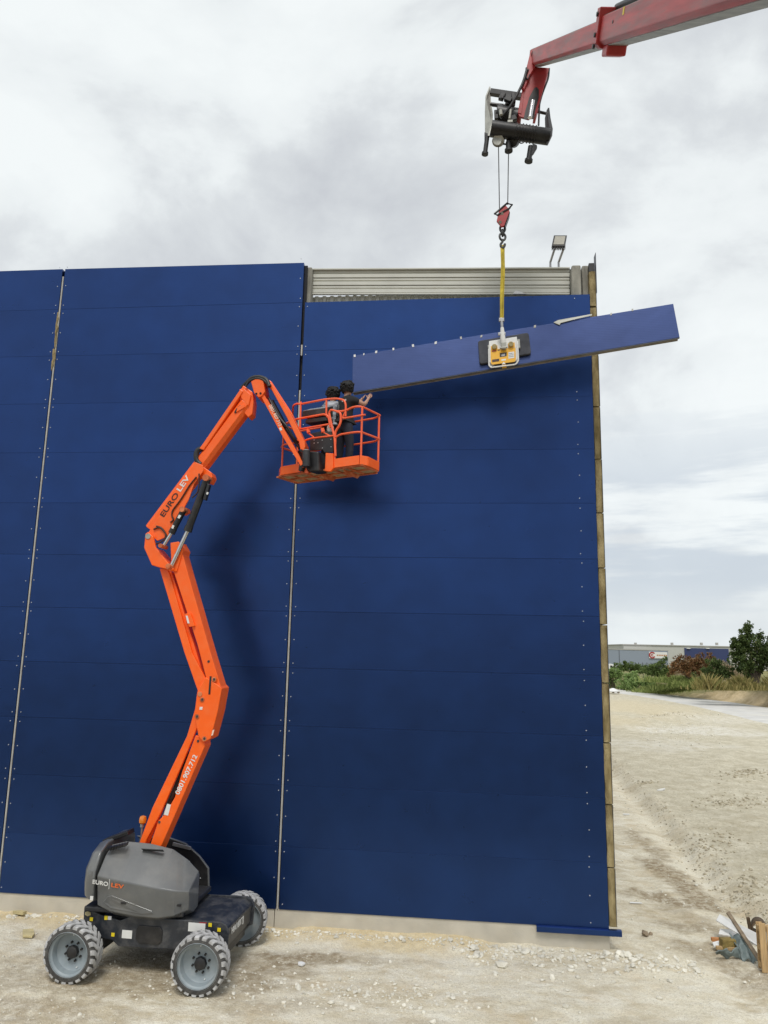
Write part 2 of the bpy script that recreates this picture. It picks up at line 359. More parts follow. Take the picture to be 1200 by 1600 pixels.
def height(x, y):
    near = 1 if -9 < x < 16 and -12 < y < 14 else 0
    z = .022*fbm(x, y, .55, 3, 1.1)
    if near: z += .014*fbm(x, y, 3.2, 4, 2.2) + .006*noise.noise(V((x*17, y*17, 4)))
    # spoil against the plinth
    if -9 < x < 6.6:
        h = .02+.04*fbm(x, 0, .6, 3, 5.1)
        if 0 < x < 4.3: h += .06*smooth(0, .6, x)*smooth(4.3, 3.6, x)
        z += max(0, h+.03*fbm(x, y, 2.7, 3, 8))*smooth(-.75, -.03, y)
    if x > 5.9 or y > 0:
        s = side_of_rut(x, y)
        if x > 6:
            w = 1 if y < 26 else max(0, 1-(y-26)/14)
            z += w*(.20*smooth(-.10, .45, s+.16*fbm(x, y, .8, 3, 9)) - .08*math.exp(-((s+.25)/.22)**2) - .04*math.exp(-((s+1.6+.3*noise.noise(V((x*.3, y*.3, 2))))/.25)**2))
            if s > 0: z += w*min(1, s)*(.05*fbm(x, y, .35, 4, 6)+.03*abs(fbm(x, y, 1.9, 4, 12)))
        # two shallow wheel tracks beyond
            z -= w*.05*(math.exp(-((s-7.2-.3*noise.noise(V((y*.2, 0, 0))))/.25)**2)+math.exp(-((s-9.1-.3*noise.noise(V((y*.2, 3, 0))))/.25)**2))
    if y > 14 and x > 8:
        for a, b, hh, ww in RIDGES:
            d = V((b.x-a.x, b.y-a.y)); p = V((x-a.x, y-a.y)); t = max(0, min(1, p.dot(d)/d.length_squared)); q = (p-d*t).length/(ww*(1+.5*noise.noise(V((x*.4, y*.4, 9)))))
            if q < 2.5: z += hh*math.exp(-q*q)*(.7+.6*noise.noise(V((x*.5, y*.5, 3))))
    # tyre tracks in front of the wall
    for c in (-3.65, -4.55):
        d = (y-c-.12*noise.noise(V((x*.4, c, 0))))/.2
        if abs(d) < 2.5: z -= .028*math.exp(-d*d)*(.75+.25*math.sin(x*24+abs(d)*4))
    return z
def ground_z(x, y): return height(x, y)
def build_ground():
    xs = axis(-7.5, 13.0, .06, -2500, 2500); ys = axis(-5.2, 5.0, .06, -2500, 2500)
    nx, ny = len(xs), len(ys)
    co = np.zeros((ny, nx, 3), np.float32); da = np.zeros((ny, nx), np.float32); ro = np.zeros((ny, nx), np.float32); sa = np.zeros((ny, nx), np.float32); pa = np.zeros((ny, nx), np.float32)
    for j, y in enumerate(ys):
        for i, x in enumerate(xs):
            zz = 0.; dd = 0.; ss = 0.
            if -40 < x < 80 and -40 < y < 120 and not (x < 5.7 and y > 1):
                zz = height(x, y)
                if -8 < x < 16 and -9 < y < 16: dd = damp_at(x, y)
                if x > 6: ss = smooth(-.2, .9, side_of_rut(x, y))*smooth(-3, 1, y)
            if -9 < x < 4.6 and -3 < y < 1: sa[j, i] = smooth(-.85, -.35, y+.35*fbm(x, y, 1.3, 4, 2.2))*smooth(4.4, 3.6, x)
            if 15 < y < 110 and 7 < x < 40:
                nn = fbm(x, y, .25, 4, 17)
                for c_, rx, ry, k_ in SAND: sa[j, i] = max(sa[j, i], k_*smooth(1.3, .4, math.hypot((x-c_.x)/rx, (y-c_.y)/ry)+nn*.5))
                for c_, rx, ry, k_ in PALE: pa[j, i] = max(pa[j, i], k_*smooth(1.2, .5, math.hypot((x-c_.x)/rx, (y-c_.y)/ry)+nn*.7))
            co[j, i] = (x, y, zz); da[j, i] = dd; ro[j, i] = ss
    me = bpy.data.meshes.new('ground')
    idx = np.arange(nx*ny).reshape(ny, nx)
    q = np.stack([idx[:-1, :-1], idx[:-1, 1:], idx[1:, 1:], idx[1:, :-1]], -1).reshape(-1, 4)
    me.from_pydata(co.reshape(-1, 3).tolist(), [], q.tolist()); me.update()
    for nm, arr in (('damp', da), ('rough_soil', ro), ('sandy', sa), ('pale', pa)):
        a = me.attributes.new(nm, 'FLOAT', 'POINT'); a.data.foreach_set('value', arr.reshape(-1))
    me.polygons.foreach_set('use_smooth', [True]*len(me.polygons))
    o = bpy.data.objects.new('ground', me); C.objects.link(o); tag(o, 'pale chalky gravel yard with damp brown patches and tyre tracks', kind='structure')
    m = bpy.data.materials.new('chalk_gravel'); m.use_nodes = True; nt = m.node_tree; N = nt.nodes; L = nt.links
    b = N['Principled BSDF']; b.inputs['Roughness'].default_value = .95; b.inputs['Specular IOR Level'].default_value = .15
    tc = N.new('ShaderNodeTexCoord')
    def nz(sc, det=6, ro=.6, st=(1, 1, 1)):
        mp = N.new('ShaderNodeMapping'); mp.inputs['Scale'].default_value = st; L.new(tc.outputs['Object'], mp.inputs[0])
        n = N.new('ShaderNodeTexNoise'); n.inputs['Scale'].default_value = sc; n.inputs['Detail'].default_value = det
        n.inputs['Roughness'].default_value = ro; L.new(mp.outputs[0], n.inputs['Vector']); return n.outputs[0]
    def mr(inp, a, b_, c=0, d=1):
        r = N.new('ShaderNodeMapRange'); r.inputs[1].default_value = a; r.inputs[2].default_value = b_
        r.inputs[3].default_value = c; r.inputs[4].default_value = d; L.new(inp, r.inputs[0]); return r.outputs[0]
    def mix(f, a, b_):
        x = N.new('ShaderNodeMix'); x.data_type = 'RGBA'; L.new(f, x.inputs[0])
        for k, s in ((6, a), (7, b_)):
            if isinstance(s, tuple): x.inputs[k].default_value = (*s, 1)
            else: L.new(s, x.inputs[k])
        return x.outputs[2]
    def mul(a, b_):
        x = N.new('ShaderNodeMath'); x.operation = 'MULTIPLY'; x.use_clamp = True
        for k, s in ((0, a), (1, b_)):
            if isinstance(s, float): x.inputs[k].default_value = s
            else: L.new(s, x.inputs[k])
        return x.outputs[0]
    at1 = N.new('ShaderNodeAttribute'); at1.attribute_name = 'damp'
    at2 = N.new('ShaderNodeAttribute'); at2.attribute_name = 'rough_soil'
    at3 = N.new('ShaderNodeAttribute'); at3.attribute_name = 'sandy'
    at4 = N.new('ShaderNodeAttribute'); at4.attribute_name = 'pale'
    c = mix(mr(nz(.55, 9, .66, (.7, 1.3, 1)), .40, .60), (.55, .475, .335), (.80, .745, .60))
    c = mix(mr(nz(1.15, 9, .7, (.6, 1.6, 1)), .54, .66), c, (.87, .84, .73))
    c = mix(mr(nz(2.7, 8, .68, (1, 1.5, 1)), .42, .68), c, (.81, .77, .655))
    c = mix(mul(mr(nz(.9, 7, .66, (1, 1.4, 1)), .52, .70), .65), c, (.62, .50, .325))
    c = mix(mul(at2.outputs['Fac'], .8), c, mix(mr(nz(1.6, 9, .7), .38, .62), (.44, .40, .295), (.68, .64, .52)))
    c = mix(mul(mul(at2.outputs['Fac'], mr(nz(11, 6, .75, (1, .7, 1)), .50, .66)), .8), c, (.36, .315, .215))
    c = mix(mul(at3.outputs['Fac'], .85), c, mix(mr(nz(6, 8, .7), .35, .65), (.58, .46, .26), (.76, .645, .42)))
    c = mix(mul(at4.outputs['Fac'], mr(nz(1.8, 7, .7), .40, .58)), c, (.76, .74, .68))
    dn = mul(at1.outputs['Fac'], mr(nz(7, 9, .75), .32, .56))
    c = mix(dn, c, (.30, .235, .15))
    sp_ = N.new('ShaderNodeSeparateXYZ'); L.new(tc.outputs['Object'], sp_.inputs[0])
    c = mix(mr(sp_.outputs[1], -5.4, -8), c, mix(mr(nz(.5, 8, .65), .35, .65), (.13, .10, .06), (.26, .21, .135)))  # unseen ground out of view, made dark to deepen the lower wall's reflection
    # grit: fine light and dark specks
    vo = N.new('ShaderNodeTexVoronoi'); vo.inputs['Scale'].default_value = 46; L.new(tc.outputs['Object'], vo.inputs['Vector'])
    c = mix(mul(mr(vo.outputs['Distance'], .34, .10), mr(nz(5, 5), .45, .65, 0, .75)), c, (.72, .69, .60))
    c = mix(mul(mr(nz(24, 8, .8), .50, .64), .55), c, (.40, .345, .245))
    c = mix(mul(mr(nz(75, 4, .75), .52, .66), .6), c, (.25, .21, .14))
    c = mix(mr(sp_.outputs[1], 92, 104), c, mix(mr(nz(.12, 6, .65), .38, .62), (.13, .15, .05), (.30, .26, .13)))
    L.new(c, b.inputs['Base Color'])
    h1 = nz(26, 8, .72); h2 = nz(7, 8, .65)
    a_ = N.new('ShaderNodeMath'); a_.operation = 'MULTIPLY_ADD'; a_.inputs[1].default_value = 1.6; L.new(h2, a_.inputs[0]); L.new(h1, a_.inputs[2])
    a2 = N.new('ShaderNodeMath'); a2.operation = 'MULTIPLY_ADD'; a2.inputs[1].default_value = -.35; L.new(vo.outputs['Distance'], a2.inputs[0]); L.new(a_.outputs[0], a2.inputs[2])
    bp = N.new('ShaderNodeBump'); bp.inputs['Strength'].default_value = .75; bp.inputs['Distance'].default_value = .03
    L.new(a2.outputs[0], bp.inputs['Height']); L.new(bp.outputs[0], b.inputs['Normal'])
    me.materials.append(m)
build_ground()

# road and earth bank far right
def strip(name, A, B, m, label, z=.015, n=10, crown=0):
    mb = MB(); vs = []; fs = []
    for a, b in zip(A, B):
        dd = (V(b)-V(a)).normalized()
        for k in range(-1, n+2):
            t = min(1, max(0, k/n)); p = V(a)*(1-t)+V(b)*t
            if k < 0 or k > n: p = p+dd*(.9 if k > n else -.9); vs.append(V((p.x, p.y, -.12)))
            else: vs.append(V((p.x, p.y, z+crown*(1-(2*t-1)**2))))
    n2 = n+3
    for i in range(len(A)-1):
        for k in range(n2-1): q = i*n2+k; fs.append((q, q+1, q+n2+1, q+n2))
    mb.add(vs, fs); o = mb.build(name, m, smooth=True); tag(o, label, kind='structure'); return o
def resample(P, n):
    P = [V(p) for p in P]; d = [0]
    for a, b in zip(P[:-1], P[1:]): d.append(d[-1]+(b-a).length)
    out = []
    for k in range(n):
        s = d[-1]*k/(n-1); i = max(j for j in range(len(P)-1) if d[j] <= s+1e-9); t = (s-d[i])/(d[i+1]-d[i]); out.append(P[i].lerp(P[i+1], t))
    return out
near_edge = rounded([(25.5, 5, 0), (26.8, 35, 0), (27.2, 52, 0), (27.2, 66, 0), (25.2, 82.5, 0), (20, 98, 0), (8, 112, 0)], 9, 5)
far_edge = rounded([(35.5, 3, 0), (35.5, 40, 0), (34.3, 64, 0), (32.7, 75.5, 0), (29.2, 84.5, 0), (24.2, 99, 0), (10, 119, 0)], 9, 5)
M['road'] = mat('dusty_tarmac', (.56, .55, .53), .95, var=.12, vscale=.5, bump=.2, bscale=8, dust=.6, dcol=(.64, .61, .53), dscale=.35)
strip('road', resample(near_edge, 30), resample(far_edge, 30), M['road'], 'dusty pale grey tarmac road bending behind the yard', z=.05, n=6, crown=.05)
def build_bank():
    foot = resample(rounded([(36.3, 8, 0), (36.2, 40, 0), (34.9, 62, 0), (33.2, 76, 0), (29.9, 85.5, 0), (25.2, 99.5, 0), (14, 118, 0)], 9, 5), 150)
    m = bpy.data.materials.new('bank_soil'); m.use_nodes = True; nt = m.node_tree; N = nt.nodes; L = nt.links; b = N['Principled BSDF']
    b.inputs['Roughness'].default_value = .95; b.inputs['Specular IOR Level'].default_value = .1
    tc = N.new('ShaderNodeTexCoord'); n = N.new('ShaderNodeTexNoise'); n.inputs['Scale'].default_value = .7; n.inputs['Detail'].default_value = 8; n.inputs['Roughness'].default_value = .7
    L.new(tc.outputs['Object'], n.inputs['Vector'])
    rp = N.new('ShaderNodeValToRGB'); e = rp.color_ramp.elements; e[0].position = .3; e[0].color = (.42, .32, .18, 1); e[1].position = .68; e[1].color = (.68, .55, .36, 1); L.new(n.outputs[0], rp.inputs[0])
    a = N.new('ShaderNodeAttribute'); a.attribute_name = 'turf'
    mx = N.new('ShaderNodeMix'); mx.data_type = 'RGBA'; mx.inputs[7].default_value = (.135, .13, .05, 1); L.new(a.outputs['Fac'], mx.inputs[0]); L.new(rp.outputs[0], mx.inputs[6])
    L.new(mx.outputs[2], b.inputs['Base Color'])
    n2 = N.new('ShaderNodeTexNoise'); n2.inputs['Scale'].default_value = 3; n2.inputs['Detail'].default_value = 8; L.new(tc.outputs['Object'], n2.inputs['Vector'])
    bp = N.new('ShaderNodeBump'); bp.inputs['Strength'].default_value = .8; bp.inputs['Distance'].default_value = .15; L.new(n2.outputs[0], bp.inputs['Height']); L.new(bp.outputs[0], b.inputs['Normal'])
    offs = [-.5, 0, .3, .6, .9, 1.2, 1.5, 1.8, 2.2, 2.8, 4, 6, 9, 14, 22, 40, 80]
    vs = []; fs = []; tf = []
    for i, p in enumerate(foot):
        t = (foot[min(i+1, len(foot)-1)]-foot[max(i-1, 0)]).normalized(); nrm = V((t.y, -t.x, 0))
        if nrm.y < 0 and nrm.x < 0: nrm = -nrm
        far = smooth(77, 88, p.y); H = 1.55*(1-far)+.35*far
        for k, s in enumerate(offs):
            q = p+nrm*s; w = 2.4+far*3
            z = -.1 if s < 0 else H*smooth(-.1, w, s+.35*fbm(q.x, q.y, .5, 3, 2))+.22*smooth(0, .6, s)*fbm(q.x, q.y, .55, 4, 5)+.10*smooth(0, .5, s)*fbm(q.x, q.y, 1.7, 3, 15)
            if s > 6: z += (s-6)*.012
            vs.append(V((q.x, q.y, z))); tf.append(max(smooth(.9, 2.3, s+.6*fbm(q.x, q.y, .8, 3, 1))*.9, far*.9))
    k = len(offs)
    for i in range(len(foot)-1):
        for j in range(k-1): q = i*k+j; fs.append((q, q+1, q+k+1, q+k))
    mb = MB(); mb.add(vs, fs); o = mb.build('earth_bank', m, smooth=True, ang=80); tag(o, 'bare sandy earth bank with grass on top beyond the road', kind='structure')
    at_ = o.data.attributes.new('turf', 'FLOAT', 'POINT'); at_.data.foreach_set('value', tf)
    return foot
FOOT = build_bank()

# ------------------------------------------------------------------ the big blue warehouse
HM = 1.1; ZP = .35; X_L = -5.543; X_R = 6.012; TH = .15
JW = .062                                     # vertical joint
wh = thing('warehouse', 'large navy blue panelled warehouse under construction', 'building', (0, 0, 0))
def panel_mesh(w, h):
    mb = MB(); g = .0012
    mb.box((w/2, TH/2, h/2), (w-.002, TH, h-2*g)); return mb
def add_panels(x0, x1, rows):
    w = x1-x0; first = None
    for k in rows:
        if first is None:
            first = panel_mesh(w, HM).build('wall_panel', M['blue'], wh, bevel=.0015, seg=1); first.location = (x0, 0, ZP+k*HM); ORG[first.name] = V(first.location)
            p = first
        else: p = inst(first, wh, (x0, 0, ZP+k*HM))
        p.location.y = random.uniform(-.001, .001)
        p.rotation_euler = (R(random.uniform(-.06, .06)), 0, 0)
add_panels(X_L+JW/2, -JW/2, range(11)); add_panels(JW/2, X_R, [0, 1, 2, 3, 4, 5, 6, 7, 8, 9, 10]); add_panels(X_L*2, X_L-JW/2, range(11))
# top row of the two finished bays, cut to the parapet line
for x0, x1, h0, h1 in ((X_L+JW/2, -JW/2, .97, .925), (X_L*2, X_L-JW/2, .985, .972)):
    mb = MB(); z = ZP+11*HM+.0012
    mb.prism([(x0, 0, z), (x1, 0, z), (x1, 0, z+h1), (x0, 0, z+h0)], (0, TH, 0)); mb.build('wall_panel', M['blue'], wh, bevel=.0015, seg=1)
MB().box(((X_L*2+6)/2, TH+.03, ZP+5.9), (6-X_L*2-.2, .02, 11.7)).build('panel_backing', M['blue_plain'], wh)
MB().box(((X_L*2+0)/2, .40, 6.7), (-X_L*2-.1, .3, 13.2)).box((3.0, .45, 6.25), (5.9, .2, 11.9)).build('inner_wall', M['dark_gap'], wh)
# joints
for x, zt in ((0, 13.36), (X_L, 13.42)): MB().box((x, .12, (ZP+zt)/2), (JW-.002, .04, zt-ZP)).build('joint_backing', M['dark_gap'], wh)
def jstrip(x, z0, z1):
    MB().box((x, .014, (z0+z1)/2), (.034, .03, z1-z0)).build('joint_profile', M['light_strip'], wh, bevel=.004, seg=1)
jstrip(0, ZP, ZP+9.2*HM); jstrip(0, ZP+9.9*HM, ZP+10.12*HM); jstrip(X_L, ZP, ZP+11.72*HM)
mb = MB()
for z0, z1, w in ((11.55, 11.9, .05), (11.2, 11.5, .06), (10.72, 11.0, .075)):
    for i in range(5): mb.ico((X_L-.02+random.uniform(-.01, .02), .0, z0+.42+(z1-z0)*i/4), w*.8, .4, (.6, .5, 2.4))
mb.build('wool_tuft', M['wool'], wh)
# screws
mb = MB()
def screw(x, z): mb.cyl((x, .002, z), (x, -.010, z), .0105, 6)
for xs, rows in (((-.085, .095), range(0, 12)), ((X_L-.10, X_L+.085), range(0, 12)), ((5.70,), range(0, 11))):
    for x in xs:
        for k in rows:
            if x > 0 and k > 10: continue
            j = lambda: random.uniform(-.012, .012)
            z = ZP+k*HM
            if not (x < 0 and k == 0 and x > -1): screw(x+j(), z+.09+abs(j()))
            if random.random() > .04: screw(x+j(), z+HM*.5+j())
            screw(x+j(), z+HM-.09+j())
mb.build('fixing_screw', M['screw'], wh, kind='stuff')
# plinth
for x0, x1 in ((X_L*2, X_L-.004), (X_L+.004, -.06), (-.05, 6.02)):
    MB().box(((x0+x1)/2, .12, ZP/2-.35), (x1-x0, .2, ZP+.7-.004)).build('concrete_plinth', M['plinth'], wh, bevel=.01)
# drip flashing at the right end of the plinth
a = at(838, 1452, y=-.03); b = at(963, 1457, y=-.03); zf = ZP+.015
mb = MB(); pr = [(-.012, 0), (-.075, -.012), (-.082, -.10), (-.055, -.115), (-.045, -.03), (-.012, -.03)]
vs = [V((x, y, zf+z)) for x in (a.x, 6.22) for y, z in pr]; n = len(pr)
mb.add(vs, [tuple(range(n)), tuple(range(2*n-1, n-1, -1))]+[(i, i+n, (i+1) % n+n, (i+1) % n) for i in range(n)])
mb.build('drip_flashing', M['blue'], wh, bevel=.004)
# side wall: ends of its sandwich panels show as wool between thin steel skins
SW0, SW1 = X_R+.012, X_R+.135
ZTOP = at(925, 425, y=.05).z
for k in range(12):
    z0 = ZP-.06+k*HM*.985+(.0 if k else .1); z1 = min(ZTOP, ZP-.06+(k+1)*HM*.985-.02) if k < 11 else ZTOP
    y0 = .03+random.uniform(-.012, .02)
    mb = MB(); n = 7; prev = None
    for i in range(n+1):
        z = z0+(z1-z0)*i/n; ya = y0+random.uniform(-.014, .016)
        row = [V((SW0+random.uniform(-.006, .006), ya, z)), V(((SW0+SW1)/2, ya-.012+random.uniform(-.012, .012), z)), V((SW1, ya+random.uniform(-.006, .01), z)), V((SW1, 40, z)), V((SW0, 40, z))]
        o0 = len(mb.v); mb.v += row
        if prev is not None:
            for j in range(5): mb.f.append((prev+j, prev+(j+1) % 5, o0+(j+1) % 5, o0+j))
        else: mb.f.append((o0, o0+4, o0+3, o0+2, o0+1)); mb.f[-1] = tuple(reversed(mb.f[-1]))
        prev = o0
    mb.f.append(tuple(prev+j for j in range(5)))
    core = mb.build('side_panel_core', M['wool'], wh, smooth=True, ang=30)
    sk = MB().box((SW1+.004, 20.0+y0/2, (z0+z1)/2), (.008, 40-y0+.03, z1-z0)); sk.build('steel_skin', M['edge_steel'], core)
# open top bay: liner sheet, cream fascia, posts
yb = .33
a = at(487, 423, y=yb); b = at(890, 421, y=yb); a2 = at(487, 458, y=yb); b2 = at(890, 458, y=yb)
for i in range(3):
    t0, t1 = i/3, (i+1)/3
    def lv(t, s): return V(a2).lerp(a, t) if s == 0 else V(b2).lerp(b, t)
    l0, l1, r0, r1 = lv(t0, 0), lv(t1, 0), lv(t0, 1), lv(t1, 1); h = (l1-l0).z
    mb = MB(); prof = [(0, 0), (.0, .05), (.035, .09), (.035, .5), (.0, .55), (0, .70), (.02, .75), (.02, .96), (0, 1)]
    vs = []
    for L_, U_ in ((l0, l1), (r0, r1)):
        for d, t in prof: vs.append(L_.lerp(U_, t)+V((0, -d+.03, 0)))
    n = len(prof); mb.add(vs, [(j, n+j, n+j+1, j+1) for j in range(n-1)])
    o = mb.build('fascia_plank', M['cream'], wh)
    s = o.modifiers.new('s', 'SOLIDIFY'); s.thickness = .004; s.offset = 1
mb = MB(); mb.prism([a+V((0, -.05, 0)), b+V((0, -.05, 0)), b+V((0, -.05, .03)), a+V((0, -.05, .03))], (0, .12, 0)); mb.build('fascia_cap', M['cream'], wh, bevel=.004)
mb = MB(); mb.prism([a2+V((0, -.02, -.035)), b2+V((0, -.02, -.035)), b2+V((0, -.02, -.004)), a2+V((0, -.02, -.004))], (0, .05, 0)); mb.build('fascia_trim', M['cream'], wh)
mb = MB(); x = a.x; vs = []; fs = []
z1 = a2.z-.03; pat = [(0, 0), (.06, 0), (.085, -.045), (.145, -.045), (.17, 0)]
while x < b.x-.2:
    for dx, dy in pat[:-1]: vs += [V((x+dx, yb+.14+dy, ZP+10.7*HM)), V((x+dx, yb+.14+dy, z1))]
    x += .17
mb.add(vs, [(2*i, 2*i+2, 2*i+3, 2*i+1) for i in range(len(vs)//2-1)]); mb.build('corrugated_sheet', M['cream'], wh)
def post(x0, x1, zt, y0, y1, m): MB().box(((x0+x1)/2, (y0+y1)/2, zt-.7), (x1-x0, y1-y0, 1.4)).build('post', m, wh, bevel=.03)
p = at(478, 417, y=.16); q = at(487.5, 420, y=.16); post(p.x, q.x, p.z, .16, .42, M['column'])
p = at(893, 414, y=.1); q = at(907.5, 414, y=.1); post(p.x, q.x, p.z, .1, .36, M['column'])
p = at(909, 414.5, y=.2); q = at(919.5, 414.5, y=.2); post(p.x, q.x, p.z, .2, .4, M['column'])
p = at(920, 411, y=.06); q = at(928.5, 424, y=.06)
MB().box(((p.x+q.x)/2, .12, (p.z+q.z)/2), (q.x-p.x, .12, p.z-q.z)).build('corner_bracket', M['black_metal'], wh, bevel=.004)
MB().box((SW1+.012, .1, (q.z+p.z)/2-.15), (.008, .2, p.z-q.z+.7)).build('corner_angle', M['edge_steel'], wh)
p = at(810, 456, y=.2)
MB().prism([p+V((-.12, 0, -.04)), p+V((.16, 0, -.05)), p+V((0, 0, .02)), p+V((-.06, 0, .03))], (0, .05, 0)).build('foil_scrap', M['board'], wh)

MB().box((b.x+.05, yb+.06, b.z-.45), (.16, .04, .95)).build('dark_gap_filler', M['dark_gap'], wh)  # dark filler strip standing in for the shaded gap beside the post
# floodlight on the parapet
yl = .5
p1, p2 = at(860, 418, y=yl), at(873, 418, y=yl); t1, t2 = at(866.5, 389, y=yl-.25), at(880.5, 389, y=yl-.25)
fl = thing('floodlight', 'black rectangular floodlight on two thin posts above the cream fascia', 'floodlight', (p1+p2)/2-V((0, 0, .2)))
for p, t in ((p1, t1), (p2, t2)):
    k = p+V((0, 0, .12))
    MB().tube([p-V((0, 0, .55)), k, t], .024, 8).build('post', M['steel'], fl, smooth=True)
c = (t1+t2)/2; ux = (t2-t1).normalized()
MB().tube([c-ux*.13+V((0, 0, .14)), c-ux*.13, c+ux*.13, c+ux*.13+V((0, 0, .14))], .009, 6).build('bracket', M['steel'], fl)
q0, q1, q2, q3 = at(862, 384, y=yl-.42), at(883, 384, y=yl-.42), at(886, 367.5, y=yl-.2), at(865.5, 367.5, y=yl-.2)
nb = (q1-q0).cross(q3-q0).normalized()
body = MB().prism([q0, q1, q2, q3], -nb*.06).build('lamp_body', M['black'], fl, bevel=.006)
ins = lambda k: [q0.lerp(q2, k), q1.lerp(q3, k), q2.lerp(q0, k), q3.lerp(q1, k)]
MB().prism([p+nb*.002 for p in ins(.11)], nb*.004).build('lens', M['lens'], body)
e0, e1 = at(862, 385, y=yl-.42), at(883, 385, y=yl-.42)
mb = MB()
for i in range(8): pp = e0.lerp(e1, (i+.5)/8); mb.box(pp+V((0, .05, -.018)), (.014, .10, .035))
mb.build('heat_sink', M['black'], fl, kind='stuff')

# ------------------------------------------------------------------ boom lift
BY = -1.68
lift = thing('boom_lift', 'orange articulated boom lift with grey hood on four dusty tyres', 'boom lift', (-1.43, BY, 0))
CY = R(-2.7); cR = Matrix.Rotation(CY, 3, 'Z')
def cl(x, y, z): return cR @ V((x, y, 0)) + V((-1.43, BY, z))       # chassis frame
RW = .43
def wheel(x, y, out, steer=0):
    """tyre (the wheel itself), tread, rim and hub"""
    axv = (cR @ Matrix.Rotation(R(steer), 3, 'Z') @ V((0, out, 0)))
    c = cl(x, y, RW-.012); w = .165; rr = RW-.018
    prof = [(.31, -w+.02), (.325, -w), (.37, -w), (rr-.012, -w+.02), (rr, -w+.05), (rr, w-.05), (rr-.012, w-.02), (.37, w), (.325, w), (.31, w-.02)]
    tyre = MB().lathe(c, axv, prof, 40).build('wheel', M['rubber'], lift, smooth=True, ang=50)
    ax = axv.normalized(); u = ax.orthogonal().normalized(); w2 = ax.cross(u); mb = MB(); NL = 21
    def P(a, h, r): return c+ax*h+r*(math.cos(a)*u+math.sin(a)*w2)
    def rad(h): return rr-.022*max(0, (abs(h)-.11)/.055)**2
    for sgn in (-1, 1):
        for k in range(NL):
            a0 = 2*math.pi*(k+(.5 if sgn > 0 else 0))/NL
            path = [(a0-.03, -.014*sgn), (a0+.08, .05*sgn), (a0+.21, .095*sgn), (a0+.26, .135*sgn), (a0+.275, .162*sgn)]
            da = .094; vs = []
            for i, (a, h) in enumerate(path):
                r = rad(h)
                vs += [P(a-da, h, r-.016), P(a+da, h, r-.016), P(a+da*.9, h, r+.016), P(a-da*.9, h, r+.016)]
            fs = []
            for i in range(len(path)-1):
                o = 4*i
                for j in range(4): fs.append((o+j, o+(j+1) % 4, o+4+(j+1) % 4, o+4+j))
            e = 4*(len(path)-1); fs += [(3, 2, 1, 0), (e, e+1, e+2, e+3)]
            mb.add(vs, fs)
    mb.build('tread', M['tread'], tyre)
    for sg in (1, -1):
        prof = [(.328, w*sg+.006*sg), (.335, w*sg-.004*sg), (.314, w*sg-.012*sg), (.305, w*.75*sg), (.288, w*.66*sg), (.275, .0), (.25, -.02), (.16, -.022), (.0, -.022)] if sg > 0 else \
               [(.328, -w-.006), (.335, -w+.004), (.314, -w+.012), (.30, -w*.75), (.27, -.08), (.24, -.07), (.10, -.07)]
        if sg < 0: prof = prof[::-1]
        MB().lathe(c, ax, prof if sg > 0 else prof, 40).build('rim', M['rim'], tyre, smooth=True, ang=40)
    mb = MB().lathe(c, ax, [(.085, -.03), (.10, .01), (.092, .05), (.06, .065), (0, .068)], 8)
    for k in range(8): a = 2*math.pi*k/8+.3; mb.cyl(P(a, -.025, .135), P(a, .01, .135), .018, 6)
    mb.build('hub', M['black'], tyre, smooth=True, ang=40)
    mb = MB()
    for a in (1.1, 4.0): mb.cyl(P(a, -.03, .235), P(a, .0, .235), .010, 6)
    mb.build('valve', M['white'], tyre, kind='stuff')
    return tyre
TR = .955
wheel(-1.13, -TR, -1); wheel(.96, -TR, -1, 3); wheel(.95, TR+.02, 1, 13); wheel(-1.06, TR, 1)
# axles
for sx in (-1, 1): MB().cyl(cl(sx*1.06, -.9, .42), cl(sx*1.06, .9, .42), .09, 12).box(cl(sx*1.0, 0, .42), (.28, 1.1, .24), cR).build('axle', M['black_metal'], lift, bevel=.02)
# chassis: side plates with shaped ends, deck, end plates
def cprism(pts, y0, y1): return MB().prism([cl(x, y0, z) for x, z in pts], cR @ V((0, y1-y0, 0)))
side = [(-1.19, .90), (-1.10, .93), (-.9, .86), (-.55, .80), (-.4, .86), (1.13, .90), (1.22, .86), (1.27, .74), (1.25, .46), (1.16, .42), (.95, .50), (.75, .46), (-.55, .42), (-.66, .50), (-.84, .52), (-1.0, .64), (-1.18, .70)]
for y0, y1 in ((-.64, -.60), (.60, .64)): cprism(side, y0, y1).build('side_plate', M['chassis'], lift, bevel=.012)
MB().box(cl(.42, 0, .845), (1.36, 1.2, .04), cR).box(cl(0, 0, .62), (1.9, .9, .34), cR).build('chassis_deck', M['chassis'], lift, bevel=.012)
mb = MB().prism([cl(1.10, -.60, .87), cl(1.10, .60, .87), cl(1.215, .60, .80), cl(1.215, -.60, .80)], cR @ V((-.02, 0, -.04)))
mb.prism([cl(1.23, -.60, .79), cl(1.23, .60, .79), cl(1.205, .60, .50), cl(1.205, -.60, .50)], cR @ V((-.04, 0, 0))).build('front_plate', M['chassis'], lift, bevel=.008)
MB().box(cl(-1.16, 0, .7), (.04, 1.2, .26), cR).build('rear_plate', M['chassis'], lift, bevel=.01)
cprism([(-1.155, .885), (-1.105, .905), (-1.06, .885), (-1.06, .845), (-1.11, .825), (-1.155, .845)], -.652, -.643).build('lifting_eye', M['scrap'], lift, bevel=.003)
cprism([(-.22, .76), (.14, .76), (.18, .70), (.18, .56), (.12, .50), (-.2, .50), (-.26, .56), (-.26, .70)], -.66, -.642).build('access_cover', M['black'], lift, bevel=.006)
def decal(name, m, x0, x1, z0, z1, y=-.6435): return cprism([(x0, z0), (x1, z0), (x1, z1), (x0, z1)], y, y-.003).build(name, m, lift)
